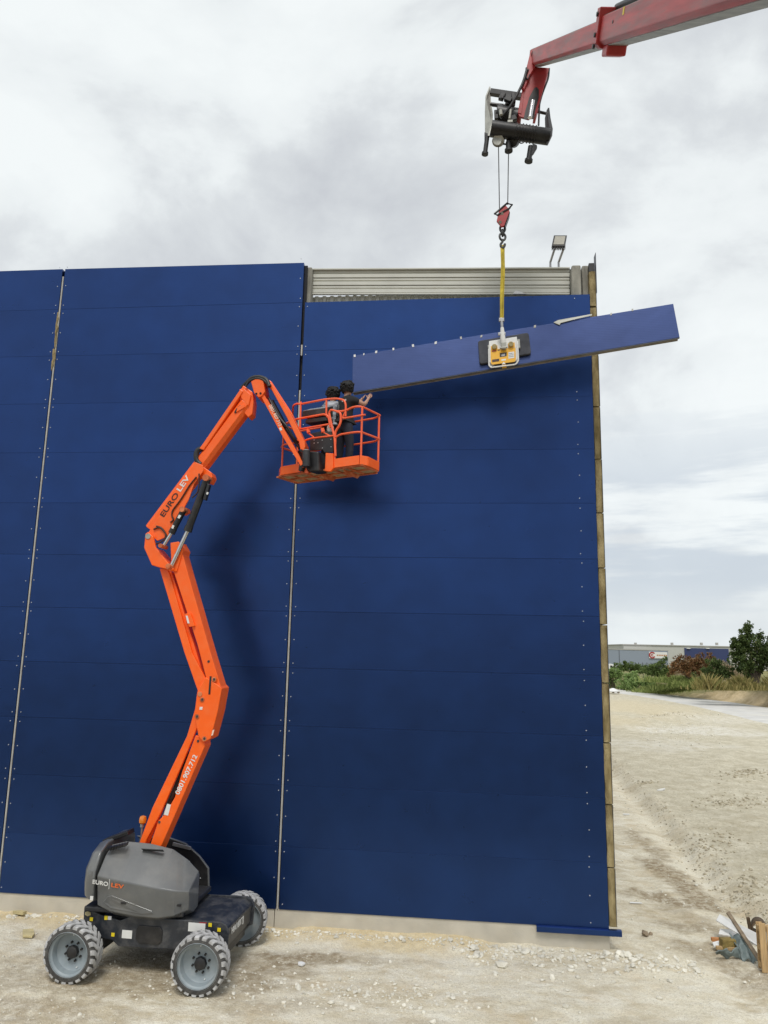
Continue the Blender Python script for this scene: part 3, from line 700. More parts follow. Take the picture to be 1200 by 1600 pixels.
decal('data_plate', M['white'], -.5, -.33, .55, .67); decal('data_plate', M['white'], .60, .88, .73, .86)
for x, z in ((-.68, .56), (-1.07, .76), (.93, .82), (1.08, .76)): decal('warning_decal', M['yellow'], x, x+.055, z, z+.055)
d = decal('warning_decal', M['yellow'], -.82, -.765, .795, .855); decal('data_plate', M['white'], -.76, -.70, .80, .855)
decal('warning_decal', M['red'], .78, .90, .862, .875)
p = cl(1.2165, -.40, .815); q = cR @ V((0, 1, 0))
text('model_lettering', 'HA16RTJ', .13, M['white'], lift, cl(1.235, -.42, .655), q, V((0, 0, 1)), 1.15)
# slewing ring and turntable floor
MB().cyl(cl(-.35, 0, .8), cl(-.35, 0, .93), .5, 32).build('slewing_ring', M['black_metal'], lift, smooth=True)
TX = -1.78
MB().box((TX, BY, .96), (1.65, 1.35, .08)).box((TX-.05, BY, 1.25), (1.0, .5, .6)).build('turntable', M['black_metal'], lift, bevel=.02)
MB().box((TX+.2, BY+.5, 1.15), (.5, .3, .3)).box((TX-.25, BY+.48, 1.3), (.6, .42, .55)).cyl((TX+.2, BY+.3, 1.0), (TX+.2, BY+.3, 1.5), .11).build('engine', M['black'], lift, bevel=.03)
# hoods: lofted shells
def loft(secs, caps=True):
    mb = MB(); n = len(secs[0]); vs = [p for s in secs for p in s]; fs = []
    for i in range(len(secs)-1):
        for j in range(n): fs.append((i*n+j, i*n+(j+1) % n, (i+1)*n+(j+1) % n, (i+1)*n+j))
    if caps: fs += [tuple(range(n-1, -1, -1)), tuple(range((len(secs)-1)*n, len(secs)*n))]
    mb.add(vs, fs); return mb
NY = -2.50
#         x     yb     zb   yl    zl    ybelt zbelt ysh   zsh   yt    zt
HS = [(-2.375, -2.20, .99, -2.38, 1.04, -2.47, 1.50, -2.24, 1.74, -2.02, 1.86),
      (-2.13, -2.24, .86, -2.43, .97, -2.51, 1.475, -2.22, 1.77, -2.00, 1.92),
      (-1.72, -2.26, .82, -2.45, .93, -2.52, 1.425, -2.20, 1.73, -1.98, 1.90),
      (-1.34, -2.25, .82, -2.45, .92, -2.51, 1.375, -2.20, 1.66, -1.97, 1.83),
      (-1.08, -2.22, .86, -2.42, .96, -2.48, 1.345, -2.17, 1.54, -1.96, 1.68),
      (-.88, -2.10, .93, -2.32, 1.03, -2.38, 1.315, -2.12, 1.43, -1.95, 1.50)]
secs = []
for x, yb_, zb, yl_, zl, ybe, zbe, ysh, zsh, yt, zt in HS:
    secs.append([V((x, -1.90, zb+.02)), V((x, yb_, zb)), V((x, yl_, zl)), V((x, ybe, zbe)), V((x, ysh, zsh)), V((x, yt, zt)), V((x, -1.90, zt-.06))])
hood = loft(secs).build('side_hood', M['hood'], lift, bevel=.014, smooth=True, seg=2, ang=14, label='grey side hood with lettering')
# raised lower panel on the hood
pp = [(-2.26, 1.10), (-2.18, 1.20), (-2.10, 1.225), (-1.42, 1.03), (-1.40, .99), (-1.6, .97), (-2.12, 1.02)]
def hood_y(x, z):
    for i in range(len(HS)-1):
        if HS[i][0] <= x <= HS[i+1][0]: t = (x-HS[i][0])/(HS[i+1][0]-HS[i][0]); yl_ = HS[i][3]*(1-t)+HS[i+1][3]*t; zl = HS[i][4]*(1-t)+HS[i+1][4]*t; yb2 = HS[i][5]*(1-t)+HS[i+1][5]*t; zb2 = HS[i][6]*(1-t)+HS[i+1][6]*t; break
    s = max(0, min(1, (z-zl)/(zb2-zl))); return yl_*(1-s)+yb2*s
MB().prism([V((x, hood_y(x, z)+.03, z)) for x, z in pp], (0, -.042, 0)).build('hood_relief', M['hood'], hood, bevel=.012, seg=3)
hn = V((0, -.08, .5)).normalized()
def hood_text(s, px, py, size, m, sx):
    p = onpl(px, py, (-2.2, -2.49, 1.42), (0, -1, .14)); return text('lettering', s, size, m, hood, p+V((0, -.012, 0)), V((1, .0, -.10)), V((0, -.14, 1)), sx)
hood_text('EURO', 144.5, 1380, .088, M['white'], 1.16); hood_text('LEV', 173.5, 1385, .088, M['lev'], 1.5)
p = onpl(170.2, 1381, (-2.2, -2.49, 1.42), (0, -1, .14)); MB().box(p+V((.012, -.012, .0)), (.006, .006, .15)).build('lettering', M['white'], hood)
p = onpl(142.5, 1403, (-2.2, -2.47, 1.2), (0, -1, .1)); MB().box(p+V((.01, -.006, 0)), (.05, .004, .06)).build('decal', M['white'], hood)
p = onpl(294, 1418, (-.95, -2.25, 1.1), (.5, -1, 0)); MB().box(p, (.09, .01, .025), Matrix.Rotation(.6, 3, 'Z')).build('decal', M['white'], hood)
mb = MB()
for i in range(7): t = i/6; mb.box((-2.33+.045*i, -2.20+.0*i, 1.845+.012*i), (.02, .16, .05), Matrix.Rotation(.3, 3, 'Y'))
mb.build('vent_grille', M['black'], hood, kind='stuff')
for x in (-1.02, -1.9): MB().box((x, hood_y(x, 1.12)-.004, 1.12), (.09, .02, .035)).build('latch', M['black'], hood, bevel=.006)
MB().box((-1.62, -2.13, 1.835), (.36, .10, .012), Matrix.Rotation(-.5, 3, 'X')).build('hood_step', M['black_metal'], hood, bevel=.004)
# counterweight
cs = []
for x, k in ((-2.415, 1.0), (-2.52, .97), (-2.60, .90), (-2.655, .78)):
    yh = .77*k+.0; zc = 1.42; zt = zc+.50*k; zb = zc-.40*k
    cs.append([V((x, BY-yh, zb+.10)), V((x, BY-yh-.03, zc-.05)), V((x, BY-yh-.02, zc+.14)), V((x, BY-yh+.14, zt-.10)), V((x, BY-yh+.38, zt)), V((x, BY+yh-.30, zt)), V((x, BY+yh-.1, zt-.10)), V((x, BY+yh, zc)), V((x, BY+yh-.05, zb+.08)), V((x, BY+yh-.3, zb)), V((x, BY-yh+.3, zb))])
loft(cs).build('counterweight', M['hood'], lift, bevel=.03, smooth=True, seg=3, ang=28)
# far hood, seen from inside over the boom well
fy = -.93
fo = [(at(px, py, y=fy).x, at(px, py, y=fy).z) for px, py in [(213, 1306), (265, 1309), (290, 1318), (312, 1338), (326, 1357), (327, 1390), (303, 1405)]]
poly = [(-2.38, 1.0)]+[(-2.38, 1.72)]+fo+[(fo[-1][0]-.2, .75)]
fh = MB().prism([V((x, fy, z)) for x, z in poly], (0, .05, 0)); fh = fh.build('side_hood', M['hood'], lift, bevel=.015, label='far side hood seen from its black inside')
cx_, cz_ = -1.7, 1.25
MB().prism([V((cx_+(x-cx_)*.965, fy-.006, cz_+(z-cz_)*.965)) for x, z in poly], (0, .004, 0)).build('hood_liner', M['black'], fh)
p = at(284, 1322, y=fy-.02); MB().box(p+V((0, 0, 0)), (.34, .03, .06), Matrix.Rotation(.18, 3, 'Y')).build('bracket', M['steel'], fh, bevel=.005)
mb = MB()
for px, py in ((296, 1346), (296, 1350), (290, 1358), (305, 1372), (313, 1372)): mb.cyl(at(px, py, y=fy-.008), at(px, py, y=fy-.02), .011, 6)
mb.build('rivet', M['steel'], fh, kind='stuff')
# open control cover on the left top, and beacon
a, b = at(166, 1313, y=-1.75), at(205, 1299, y=-1.75)
MB().sweep(a, b, [(-.035, -.13), (.035, -.13), (.035, .13), (-.035, .13)], (0, 1, 0)).build('control_cover', M['black'], lift, bevel=.012)
MB().tube(rounded([at(160, 1322, y=-1.9), at(163, 1316, y=-1.85), at(166, 1312, y=-1.75)], .1), .014, 6).build('cover_stay', M['black'], lift)
p = at(221, 1303, y=-1.55); q = at(222, 1292, y=-1.55); r_ = at(223.5, 1278, y=-1.55)
MB().cyl(p-V((0, 0, .2)), q, .018, 8).cyl(q, q+V((0, 0, .05)), .035, 10).build('beacon_stem', M['steel'], lift, smooth=True)
MB().lathe(at(223, 1285, y=-1.55), (0, 0, 1), [(.045, -.02), (.062, 0), (.064, .06), (.05, .10), (0, .115)], 16).build('beacon', M['amber'], lift, smooth=True)

# --- booms: polygons lie in the boom's own vertical plane (it is parallel to the wall)
BN, BF = -1.87, -1.50
def bpoly(name, px, y0=BN, y1=BF, m='orange', bevel=.012, parent=None, label=None):
    return MB().prism([at(x, y, y=y0) for x, y in px], (0, y1-y0, 0)).build(name, M[m], parent or lift, bevel=bevel, label=label)
lower = bpoly('lower_boom', [(305.5, 1149), (284, 1207), (273, 1246), (258, 1272), (247, 1283), (230, 1334), (228, 1345), (241, 1349), (248, 1331), (320, 1166), (317, 1152)], -1.85, -1.52)
bpoly('lower_link', [(308, 1080), (304.5, 1108), (292, 1150), (238, 1262), (212, 1332), (220, 1337), (229, 1312), (252, 1268), (284, 1195), (306, 1142), (310, 1132)], -1.84, -1.77)
bpoly('lower_link', [(308, 1080), (304.5, 1108), (292, 1150), (238, 1262), (212, 1332), (220, 1337), (229, 1312), (252, 1268), (284, 1195), (306, 1142), (310, 1132)], -1.60, -1.53)
bpoly('link_web', [(298, 1150), (244, 1266), (222, 1325), (230, 1325), (252, 1272), (304, 1150)], -1.70, -1.66, 'orange')
MB().cyl(at(262, 1262, y=-1.68), at(296, 1176, y=-1.68), .05).build('lift_cylinder', M['black'], lift, smooth=True)
MB().cyl(at(250, 1290, y=-1.68), at(264, 1257, y=-1.68), .03).build('cylinder_rod', M['chrome'], lift, smooth=True)
elbow = bpoly('elbow', [(308.5, 1080), (321, 1058), (328, 1062), (343, 1072), (346.5, 1076), (340, 1112), (329, 1154), (322, 1158), (318, 1160), (310, 1151), (305, 1124), (304.5, 1108)], -1.90, -1.48)
mid = bpoly('middle_boom', [(271, 893), (272, 855), (280, 857), (284, 862), (329, 1020), (345, 1073), (338, 1076), (326, 1071), (321, 1056), (308, 1006)], -1.85, -1.52)
mlink = bpoly('middle_link', [(249, 888), (262, 888), (300, 1020), (321, 1060), (310, 1083), (288, 1020)], -1.84, -1.77)
bpoly('middle_link', [(249, 888), (262, 888), (300, 1020), (321, 1060), (310, 1083), (288, 1020)], -1.60, -1.53)
bpoly('link_web', [(262, 893), (268, 893), (307, 1020), (318, 1056), (310, 1060), (296, 1020)], -1.78, -1.60)
bpoly('stop_bracket', [(288.5, 959), (297, 958), (304, 978), (295, 979.5)], -1.90, -1.85, bevel=.004)
bpoly('pad', [(290, 962), (293, 962), (296, 974), (293, 974)], -1.91, -1.90, 'white', .001)
for x, y in ((334.5, 1061.5), (316, 1093), (308, 1119.5), (319.5, 1154), (312.5, 1084.5)): MB().lathe(at(x, y, y=-1.9), (0, -1, 0), [(.042, -.01), (.042, .010), (.022, .012), (.0, .012)], 14).build('pin_boss', M['orange_dirty'], elbow, smooth=True)
for x, y, p_ in ((326, 1033.5, mid), (334.5, 1061.5, elbow), (316, 1093, elbow), (308, 1119.5, elbow), (319.5, 1154, elbow), (309.5, 1158, lower), (249, 1284.5, lower)): MB().cyl(at(x, y, y=-1.83), at(x, y, y=-1.918 if p_ is elbow else -1.858), .022, 10).build('pin', M['black_metal'], p_, smooth=True)
bpoly('slot', [(327.5, 1056.5), (330.5, 1056.5), (328.5, 1085), (325.5, 1085)], -1.906, -1.898, 'black', .001, elbow)
bpoly('link_rod', [(321, 1051), (324, 1053), (319, 1074), (316.5, 1073)], -1.72, -1.68, 'chrome', .003)
bpoly('decal', [(312, 1104.5), (316.5, 1104.5), (316, 1109), (311.5, 1109)], -1.905, -1.899, 'white', .001, elbow)
bpoly('decal', [(332, 1141), (335, 1140), (332.5, 1149), (330, 1149.5)], -1.905, -1.899, 'pinkink', .001, elbow)
bpoly('decal', [(261, 1256), (267, 1257.5), (262.5, 1274.5), (256, 1273)], -1.856, -1.849, 'white', .001, lower)
def btext(s, px0, px1, size, m, parent, y, sx=1, space=1, off=.004):
    a = at(*px0, y=y); b = at(*px1, y=y); d = (b-a).normalized(); u = V((-d.z, 0, d.x))
    return text('lettering', s, size, M[m], parent, a+V((0, -off, 0)), d, u, sx, space=space)
btext('0801.907.712', (279.5, 1242.5), (304.5, 1190), .112, 'white', lower, -1.85, 1.16, 1.0)
# upper knuckle
kn = bpoly('upper_knuckle', [(227, 834), (231, 831), (239, 838), (243, 855), (262, 879), (271, 889.5), (266, 893), (260, 889), (248, 886.5), (237, 883), (225, 856)], -1.96, -1.90)
bpoly('upper_knuckle', [(227, 834), (231, 831), (239, 838), (243, 855), (262, 879), (277, 889.5), (266, 893), (260, 889), (248, 886.5), (237, 883), (225, 856)], -1.50, -1.44)
bpoly('knuckle_plate', [(225, 856), (243, 856), (262, 879), (258, 888), (248, 886.5), (237, 883)], -1.90, -1.50)
bpoly('knuckle_plate', [(266, 848), (279, 846), (286, 859), (276, 893), (268, 893)], -1.88, -1.50)
for x, y in ((231.5, 838), (263.5, 885)): MB().lathe(at(x, y, y=-1.96), (0, -1, 0), [(.05, 0), (.05, .014), (.0, .014)], 14).build('pin_boss', M['winch_plate'], kn, smooth=True)
# upper boom (outer tube, inner tube end)
ua, ub = at(238, 828, y=-1.68), at(303, 729, y=-1.68); uc = at(386, 640, y=-1.68); 
def axis_pt(px, py): return at(px, py, y=-1.68)
A0 = axis_pt(239, 829); A1 = axis_pt(387, 632)
ud = (A1-A0).normalized(); un = V((-ud.z, 0, ud.x))             # un: up-left across the boom
if un.x > 0: un = -un
LB = (A1-A0).length
h = .235
octo = [(-.075, -.16), (.065, -.16), (.125, -.09), (.125, .09), (.065, .16), (-.075, .16), (-.135, .09), (-.135, -.09)]
def usweep(name, t0, t1, k=1, m='orange', prof=None, parent=None, bevel=.01, off=0):
    a = A0+ud*t0+un*off; b = A0+ud*t1+un*off
    mb = MB(); pf = prof or octo
    mb.sweep(a, b, [(x*k, w*k) for x, w in pf], (0, 1, 0)); return mb.build(name, M[m], parent or lift, bevel=bevel)
upper = usweep('upper_boom', .0, LB, .98)
# wide lettered side plate and deeper lower half near the pivot
bpoly('boom_cheek', [(231, 833), (251, 803), (305, 722), (317, 727), (318, 735), (303, 757), (295, 780), (284, 800), (276, 808), (262, 838), (246, 845)], -1.885, -1.86, bevel=.006)
bpoly('boom_cheek', [(231, 833), (251, 803), (305, 722), (317, 727), (318, 735), (303, 757), (295, 780), (284, 800), (276, 808), (262, 838), (246, 845)], -1.50, -1.47, bevel=.006)
bpoly('boom_lug', [(316, 728), (330, 738), (332, 745), (327, 754), (320, 752), (310, 745)], -1.80, -1.55, bevel=.01)
bpoly('boom_lug', [(281, 791), (291, 793), (291, 799), (284, 803), (276, 800)], -1.80, -1.58, bevel=.01)
# telescope head and the parallel rod above it
bpoly('telescope_head', [(374, 612), (380, 602), (394, 612), (396, 628), (394, 647), (388, 652), (376, 640)], -1.80, -1.56)
rod = bpoly('upper_rod', [(375.5, 608), (380, 611), (318, 703), (311.5, 701)], -1.86, -1.74, bevel=.01)
bpoly('rod_bracket', [(374, 608), (381, 607), (392, 617), (388, 634), (377, 622)], -1.84, -1.6, bevel=.008)
bpoly('hose_guard', [(371, 636), (381, 631), (382.5, 636), (369, 644)], -1.86, -1.6, bevel=.004)
HOSES = [(rounded([at(382, 636, y=-1.8), at(376, 634, y=-1.82), at(370, 640, y=-1.84), at(367.5, 645, y=-1.84)], .2), .022, 8),
(rounded([at(316, 700, y=-1.8), at(308, 704, y=-1.82), at(306, 712, y=-1.82), at(308, 721, y=-1.82), at(314, 726, y=-1.82)], .3), .05, 10),
(rounded([at(378, 606, y=-1.72), at(384, 600, y=-1.74), at(394, 590, y=-1.78), at(405, 588.5, y=-1.8), at(417, 593, y=-1.84), at(421, 604, y=-1.86)], .4, 5), .04, 10),
(rounded([at(384, 604, y=-1.84), at(388, 596, y=-1.84), at(398, 591, y=-1.84), at(410, 592, y=-1.84), at(418, 600, y=-1.86)], .4, 5), .022, 8)]
for h_ in HOSES: MB().tube(*h_).build('hose', M['black'], lift, smooth=True, ang=80)
for pts in ([(311, 740), (311, 757), (309, 770), (300, 778)], [(307, 745), (296, 758), (283, 780), (269, 798), (268, 806), (272, 812), (266, 816)], [(240, 827), (249, 823), (256, 830), (262, 838), (250, 848), (243, 850)], [(244, 822), (252, 824), (260, 834), (256, 846)]):
    MB().tube(rounded([at(x, y, y=-1.905) for x, y in pts], .3), .014, 6).build('hose', M['ink'], lift, smooth=True, ang=80)
def cylinder(a, b, r, c, r2, ymid=-1.68):
    A, B, Cc = at(*a, y=ymid), at(*b, y=ymid), at(*c, y=ymid); d = (B-A).normalized()
    cy_ = MB().cyl(A, B, r, 16).cyl(B-d*.08, B+d*.02, r*1.12, 16).build('hydraulic_cylinder', M['black'], lift, smooth=True)
    MB().cyl(B, Cc, r2, 14).build('piston_rod', M['chrome'], cy_, smooth=True)
    for e_, l_, q_ in ((A, .10, r*.9), (Cc, .14, r2*1.25)): MB().cyl(e_+V((0, -l_, 0)), e_+V((0, l_, 0)), q_, 14).build('cylinder_eye', M['orange_dirty'], cy_, smooth=True)
    return cy_
c1 = cylinder((324, 748), (293.5, 829), .066, (267, 886), .036, -1.92)
bpoly('valve_block', [(324, 755), (327.5, 757), (321, 781), (317, 780)], -2.0, -1.9, 'black', .005, c1)
bpoly('decal', [(323.2, 768.5), (326, 769.5), (324.5, 773), (322, 772)], -2.006, -2.0, 'white', .001, c1)
c2 = cylinder((287, 797), (268.5, 832), .055, (255, 854), .03, -1.90)
bpoly('decal', [(279.5, 804), (283, 805.5), (280, 810.5), (277, 809)], -1.965, -1.955, 'white', .001, c2)
bpoly('decal', [(269.5, 820), (272.5, 821.5), (270.5, 826.5), (267.5, 825)], -1.965, -1.955, 'white', .001, c2)
bpoly('decal', [(383, 627), (387, 629), (385.5, 633), (381, 631)], -1.81, -1.80, 'white', .001)
btext('EURO', (255.5, 809), (280, 772.5), .135, 'ink', lift, -1.885, 1.42); btext('LEV', (281.5, 769.5), (298, 745), .135, 'white', lift, -1.885, 1.5)
# jib
JN, JF = -1.82, -1.52
bpoly('jib_head', [(392, 596), (402, 590), (411, 592), (414, 612), (409, 619), (404, 621), (397, 614)], JN-.03, JF+.03)
jib = bpoly('jib_upper_arm', [(405, 591), (415, 591.5), (424, 599), (453, 644), (476, 690), (477, 698), (474, 705), (470, 705.5), (467, 690), (463, 683), (448, 652), (424, 608), (416, 599)], JN, JF)
bpoly('jib_upper_arm', [(414, 589), (424, 596), (456, 645), (482, 699), (481, 704), (474, 700)], JF, JF+.06)
for y0, y1 in ((JN, JN+.06), (JF-.05, JF+.01)): ja = bpoly('jib_lower_arm', [(407, 618), (412, 615.5), (449, 680), (475.5, 727), (473, 730.5), (469, 727), (441, 681)], y0, y1, bevel=.008)
bpoly('jib_web', [(415, 622), (418, 624), (470, 716), (466, 718)], JN+.06, JF-.05, bevel=.004)
for x, y in ((400.5, 615), (407, 614.5)): MB().cyl(at(x, y, y=JN-.03), at(x, y, y=JN-.045), .02, 10).build('pin', M['black_metal'], lift)
for x, y in ((471, 704), (472.5, 728)): MB().cyl(at(x, y, y=JN-.0), at(x, y, y=JN-.02), .026, 10).build('pin', M['black_metal'], lift)
jc = MB().cyl(at(424, 627, y=-1.68), at(446, 668, y=-1.68), .05, 14).build('hydraulic_cylinder', M['black'], lift, smooth=True)
MB().cyl(at(446, 668, y=-1.68), at(468, 700, y=-1.68), .028, 12).build('piston_rod', M['black_metal'], jc, smooth=True)
MB().tube(rounded([at(420, 622, y=-1.74), at(434, 650, y=-1.78), at(450, 668, y=-1.8), at(458, 684, y=-1.76), at(466, 692, y=-1.7)], .4), .022, 8).build('hose', M['black'], lift, smooth=True)
bj = lift
a = btext('0801.907.712', (419.5, 634), (434.5, 663), .085, 'pinkink', lift, JN, 1.0); 
bpoly('decal', [(436, 668.5), (439.5, 667.5), (441, 672), (437.5, 673)], JN-.004, JN-.001, 'white', .001)

# ------------------------------------------------------------------ basket
BO = V((.155, -.615, 8.33)); U = V((.898, -.441, 0)); W = V((-.441, -.898, 0))
def bk(u, v, z=0): return BO+U*u+W*v+V((0, 0, z))
foot = [(.0, .0), (1.83, 0), (1.99, .12), (2.03, .54), (1.95, .67), (1.42, .665), (1.20, .45), (.74, .45), (.66, .70), (.17, .66), (.0, .5)]
basket = MB(); n = len(foot)
for i in range(n):                               # toe boards
    a, b = foot[i], foot[(i+1) % n]; A, B = bk(*a), bk(*b); d = (B-A).normalized(); nn = V((-d.y, d.x, 0))
    basket.prism([A, B, B+V((0, 0, .165)), A+V((0, 0, .165))], nn*.02)
basket = basket.build('basket', M['orange'], lift, bevel=.004, seg=1)
mb = MB()
for u0, u1, v0, v1 in ((.0, 1.9, .0, .05), (.12, 2.0, .60, .66), (.0, .05, 0, .6), (1.95, 2.0, .12, .6), (.05, 1.95, .30, .34)):
    mb.prism([bk(u0, v0, -.02), bk(u1, v0, -.02), bk(u1, v1, -.02), bk(u0, v1, -.02)], (0, 0, .03))
for u in (.33, .66, .98, 1.3, 1.62): mb.prism([bk(u, .02, -.018), bk(u+.05, .02, -.018), bk(u+.05, .64, -.018), bk(u, .64, -.018)], (0, 0, .03))
mb.build('floor_frame', M['orange_dirty'], basket)
us = [.05, .33, .66, .98, 1.3, 1.62, 1.95]
for i in range(6):
    for v0, v1 in ((.05, .30), (.34, .60)):
        if v0 > .3 and 2 < i < 4: v1 = .45
        MB().prism([bk(us[i]+.03, v0, .002), bk(us[i+1]-.0, v0, .002), bk(us[i+1]-.0, v1, .002), bk(us[i]+.03, v1, .002)], (0, 0, .008)).build('floor_plate', M['mesh'], basket)
for u in (1.0, 1.55): MB().prism([bk(u, .05, -.02), bk(u, .62, -.02), bk(u, .45, -.10), bk(u, .15, -.10)], U*.012).build('skid', M['orange_dirty'], basket)
# rails: tubes
NPl = (bk(1.5, .665), W)
def nb(px, py): return onpl(px, py, *NPl)
rt = .019
def rail(pts, r=rt, name='rail', closed=False, k=.09): return MB().tube(rounded(pts, k) if not closed else pts, r, 8, closed).build(name, M['salmon'], basket, smooth=True, ang=60)
ht, hm = 1.07, .60
z4 = lambda x, y: (470+x/9.23, 590+y/9.23)
z5 = lambda x, y: (430+x/6.667, 580+y/6.667)
# right half top, mid rails: near side, right end, far side
pR1, pR2, pR3 = (1.95, .655), (2.0, .12), (1.83, .015)
rail([nb(*z4(425, 720)), nb(*z4(405, 520)), nb(*z4(430, 462)), nb(*z4(540, 490)), nb(*z4(650, 478)), bk(1.78, .665, ht+.02), bk(*pR1, ht), bk(*pR2, ht-.02)], k=.12)
rail([bk(1.40, .66, hm-.03), bk(1.5, .665, hm+.01), bk(1.8, .665, hm+.01), bk(*pR1, hm), bk(*pR2, hm)], k=.1)
rail([bk(*pR2, ht-.02), bk(*pR3, ht-.02), bk(.02, .01, ht-.02), bk(-.0, .5, ht-.02)], k=.06)
rail([bk(*pR2, hm), bk(*pR3, hm), bk(.02, .01, hm), bk(0, .5, hm), bk(.16, .64, hm), bk(.68, .66, hm)], k=.06)
for u, v, h_ in ((1.96, .645, ht), (1.99, .13, ht-.02), (1.40, .655, hm-.03), (.01, .02, ht-.02), (.15, .63, 1.0), (.9, .012, ht-.02)): rail([bk(u, v, .02), bk(u, v, h_)])
# twisted gate hoop
rail([nb(*z4(500, 1130)), nb(*z4(488, 850)), nb(*z4(450, 720)), nb(*z4(410, 520))], .022, k=.15)
rail([nb(*z4(492, 860)), nb(*z4(498, 780)), nb(*z4(575, 665)), nb(*z4(580, 545)), nb(*z4(565, 500)), nb(*z4(520, 490))], .022, k=.12)
rail([nb(*z4(650, 478)), nb(*z4(600, 588)), nb(*z4(650, 582)), nb(*z4(930, 535))], .017)
# left half: console guard above, two rails below
g = lambda x, y: nb(*z4(x, y))
rail([bk(.12, .35, 1.27), g(-110, 405), g(-60, 375), g(0, 382), g(360, 312), g(520, 300), g(625, 325), g(650, 390), g(645, 560)], .019, k=.1)
rail([g(370, 315), g(368, 530), g(385, 570)], .019)
rail([g(0, 350), g(-5, 560), g(-10, 740)], .019)
rail([bk(0, .5, ht-.02), g(-60, 600), g(0, 588), g(345, 528), g(400, 560), g(425, 690)], .022, k=.06)
rail([g(-80, 735), g(0, 742), g(430, 668)], .018)
rail([bk(.68, .66, hm), g(135, 880), g(480, 838)], .02)
for a_, b_, r_ in (((100, 745), (115, 800), .035), ((310, 735), (325, 790), .035), ((325, 790), (440, 850), .012), ((110, 800), (190, 860), .012)): MB().tube([g(*a_), g(*b_)], r_, 6).build('tray_bracket', M['salmon'], basket)
# console box, lower panels
def bbox(name, u0, u1, v0, v1, z0, z1, m, bevel=.01, tilt=0, parent=None):
    pts = [bk(u0, v0, z0), bk(u1, v0, z0), bk(u1, v1, z0), bk(u0, v1, z0)]
    return MB().prism(pts, (0, 0, z1-z0)).build(name, M[m], parent or basket, bevel=bevel)
mb = MB(); p = [g(20, 490), g(360, 440), g(360, 545), g(20, 525)]
A_, B_ = g(18, 485), g(365, 437); A2, B2 = g(22, 425), g(362, 372); dz = V((0, 0, -.11))
bkw = -W*.22
con = MB(); con.add([A_+dz, B_+dz, B_, A_, A_+dz+bkw, B_+dz+bkw, B_+bkw+V((0, 0, .1)), A_+bkw+V((0, 0, .1))], [(0, 1, 2, 3), (3, 2, 6, 7), (1, 5, 6, 2), (0, 3, 7, 4), (4, 7, 6, 5), (0, 4, 5, 1)])
con = con.build('control_console', M['black'], basket, bevel=.012)
lid = MB(); o3 = (B_-A_).normalized()*.02; lid.add([A_+o3+V((0, 0, .004))+W*.006, B_-o3+V((0, 0, .004))+W*.006, B_-o3+bkw+V((0, 0, .108)), A_+o3+bkw+V((0, 0, .108)), A_+o3+V((0, 0, -.004)), B_-o3+V((0, 0, -.004)), B_-o3+bkw+V((0, 0, .1)), A_+o3+bkw+V((0, 0, .1))], [(0, 1, 2, 3), (0, 4, 5, 1), (1, 5, 6, 2), (2, 6, 7, 3), (3, 7, 4, 0), (4, 7, 6, 5)])
lid.build('console_lid', M['rim'], con)
c3 = MB(); q = [g(60, 660), g(375, 620), g(372, 560), g(70, 600)]; c3.prism([p_+W*.0 for p_ in q], -W*.2).build('console_base', M['black'], basket, bevel=.01)
c3 = MB(); q = [g(135, 805), g(300, 768), g(440, 775), g(445, 832), g(160, 862)]; c3.prism([p_ for p_ in q], -W*.18).build('tool_tray', M['black'], basket, bevel=.01)
q = [g(140, 900), g(468, 862), g(472, 1075), g(350, 1085), g(325, 1045), g(140, 1060)]; MB().prism(q, W*.02).build('rear_plate', M['black'], basket, bevel=.006)
mb = MB()
for x, y in ((322, 908), (448, 895), (325, 1020), (450, 1003), (205, 905), (260, 945), (205, 950)): mb.cyl(g(x, y)+W*.02, g(x, y)+W*.03, .011, 6)
mb.build('bolt', M['steel'], basket, kind='stuff')
# rotator and jib end bracket
q = [g(140, 1110), g(205, 1080), g(318, 1090), g(325, 1370), g(190, 1385), g(140, 1330)]
rot_ = MB().prism([p_+W*.14 for p_ in q], -W*.26).build('rotator', M['black'], basket, bevel=.03)
MB().cyl(g(175, 1095)+W*.2, g(180, 1320)+W*.2, .075, 16).build('rotator_motor', M['black_metal'], basket, smooth=True)
MB().cyl(g(177, 1090)+W*.2, g(177, 1082)+W*.2, .06, 12).build('motor_cap', M['steel'], basket, smooth=True)
q = [g(0, 1085), g(60, 1065), g(135, 1080), g(140, 1250), g(95, 1285), g(60, 1365), g(20, 1360), g(35, 1270)]
MB().prism([p_+W*.12 for p_ in q], -W*.10).build('jib_bracket', M['black_metal'], basket, bevel=.01)
q = [g(98, 1190), g(130, 1190), g(130, 1255), g(103, 1255)]; MB().prism([p_+W*.125 for p_ in q], W*.004).build('decal', M['white'], basket)
q = [g(372, 1090), g(475, 1098), g(480, 1310), g(440, 1360), g(360, 1350)]; MB().prism([p_-W*.02 for p_ in q], W*.05).build('gate_post_plate', M['orange'], basket, bevel=.006)
q = [g(140, 1385), g(100, 1300), g(80, 1380)]; MB().prism(q, W*.06).build('gusset', M['orange'], basket)

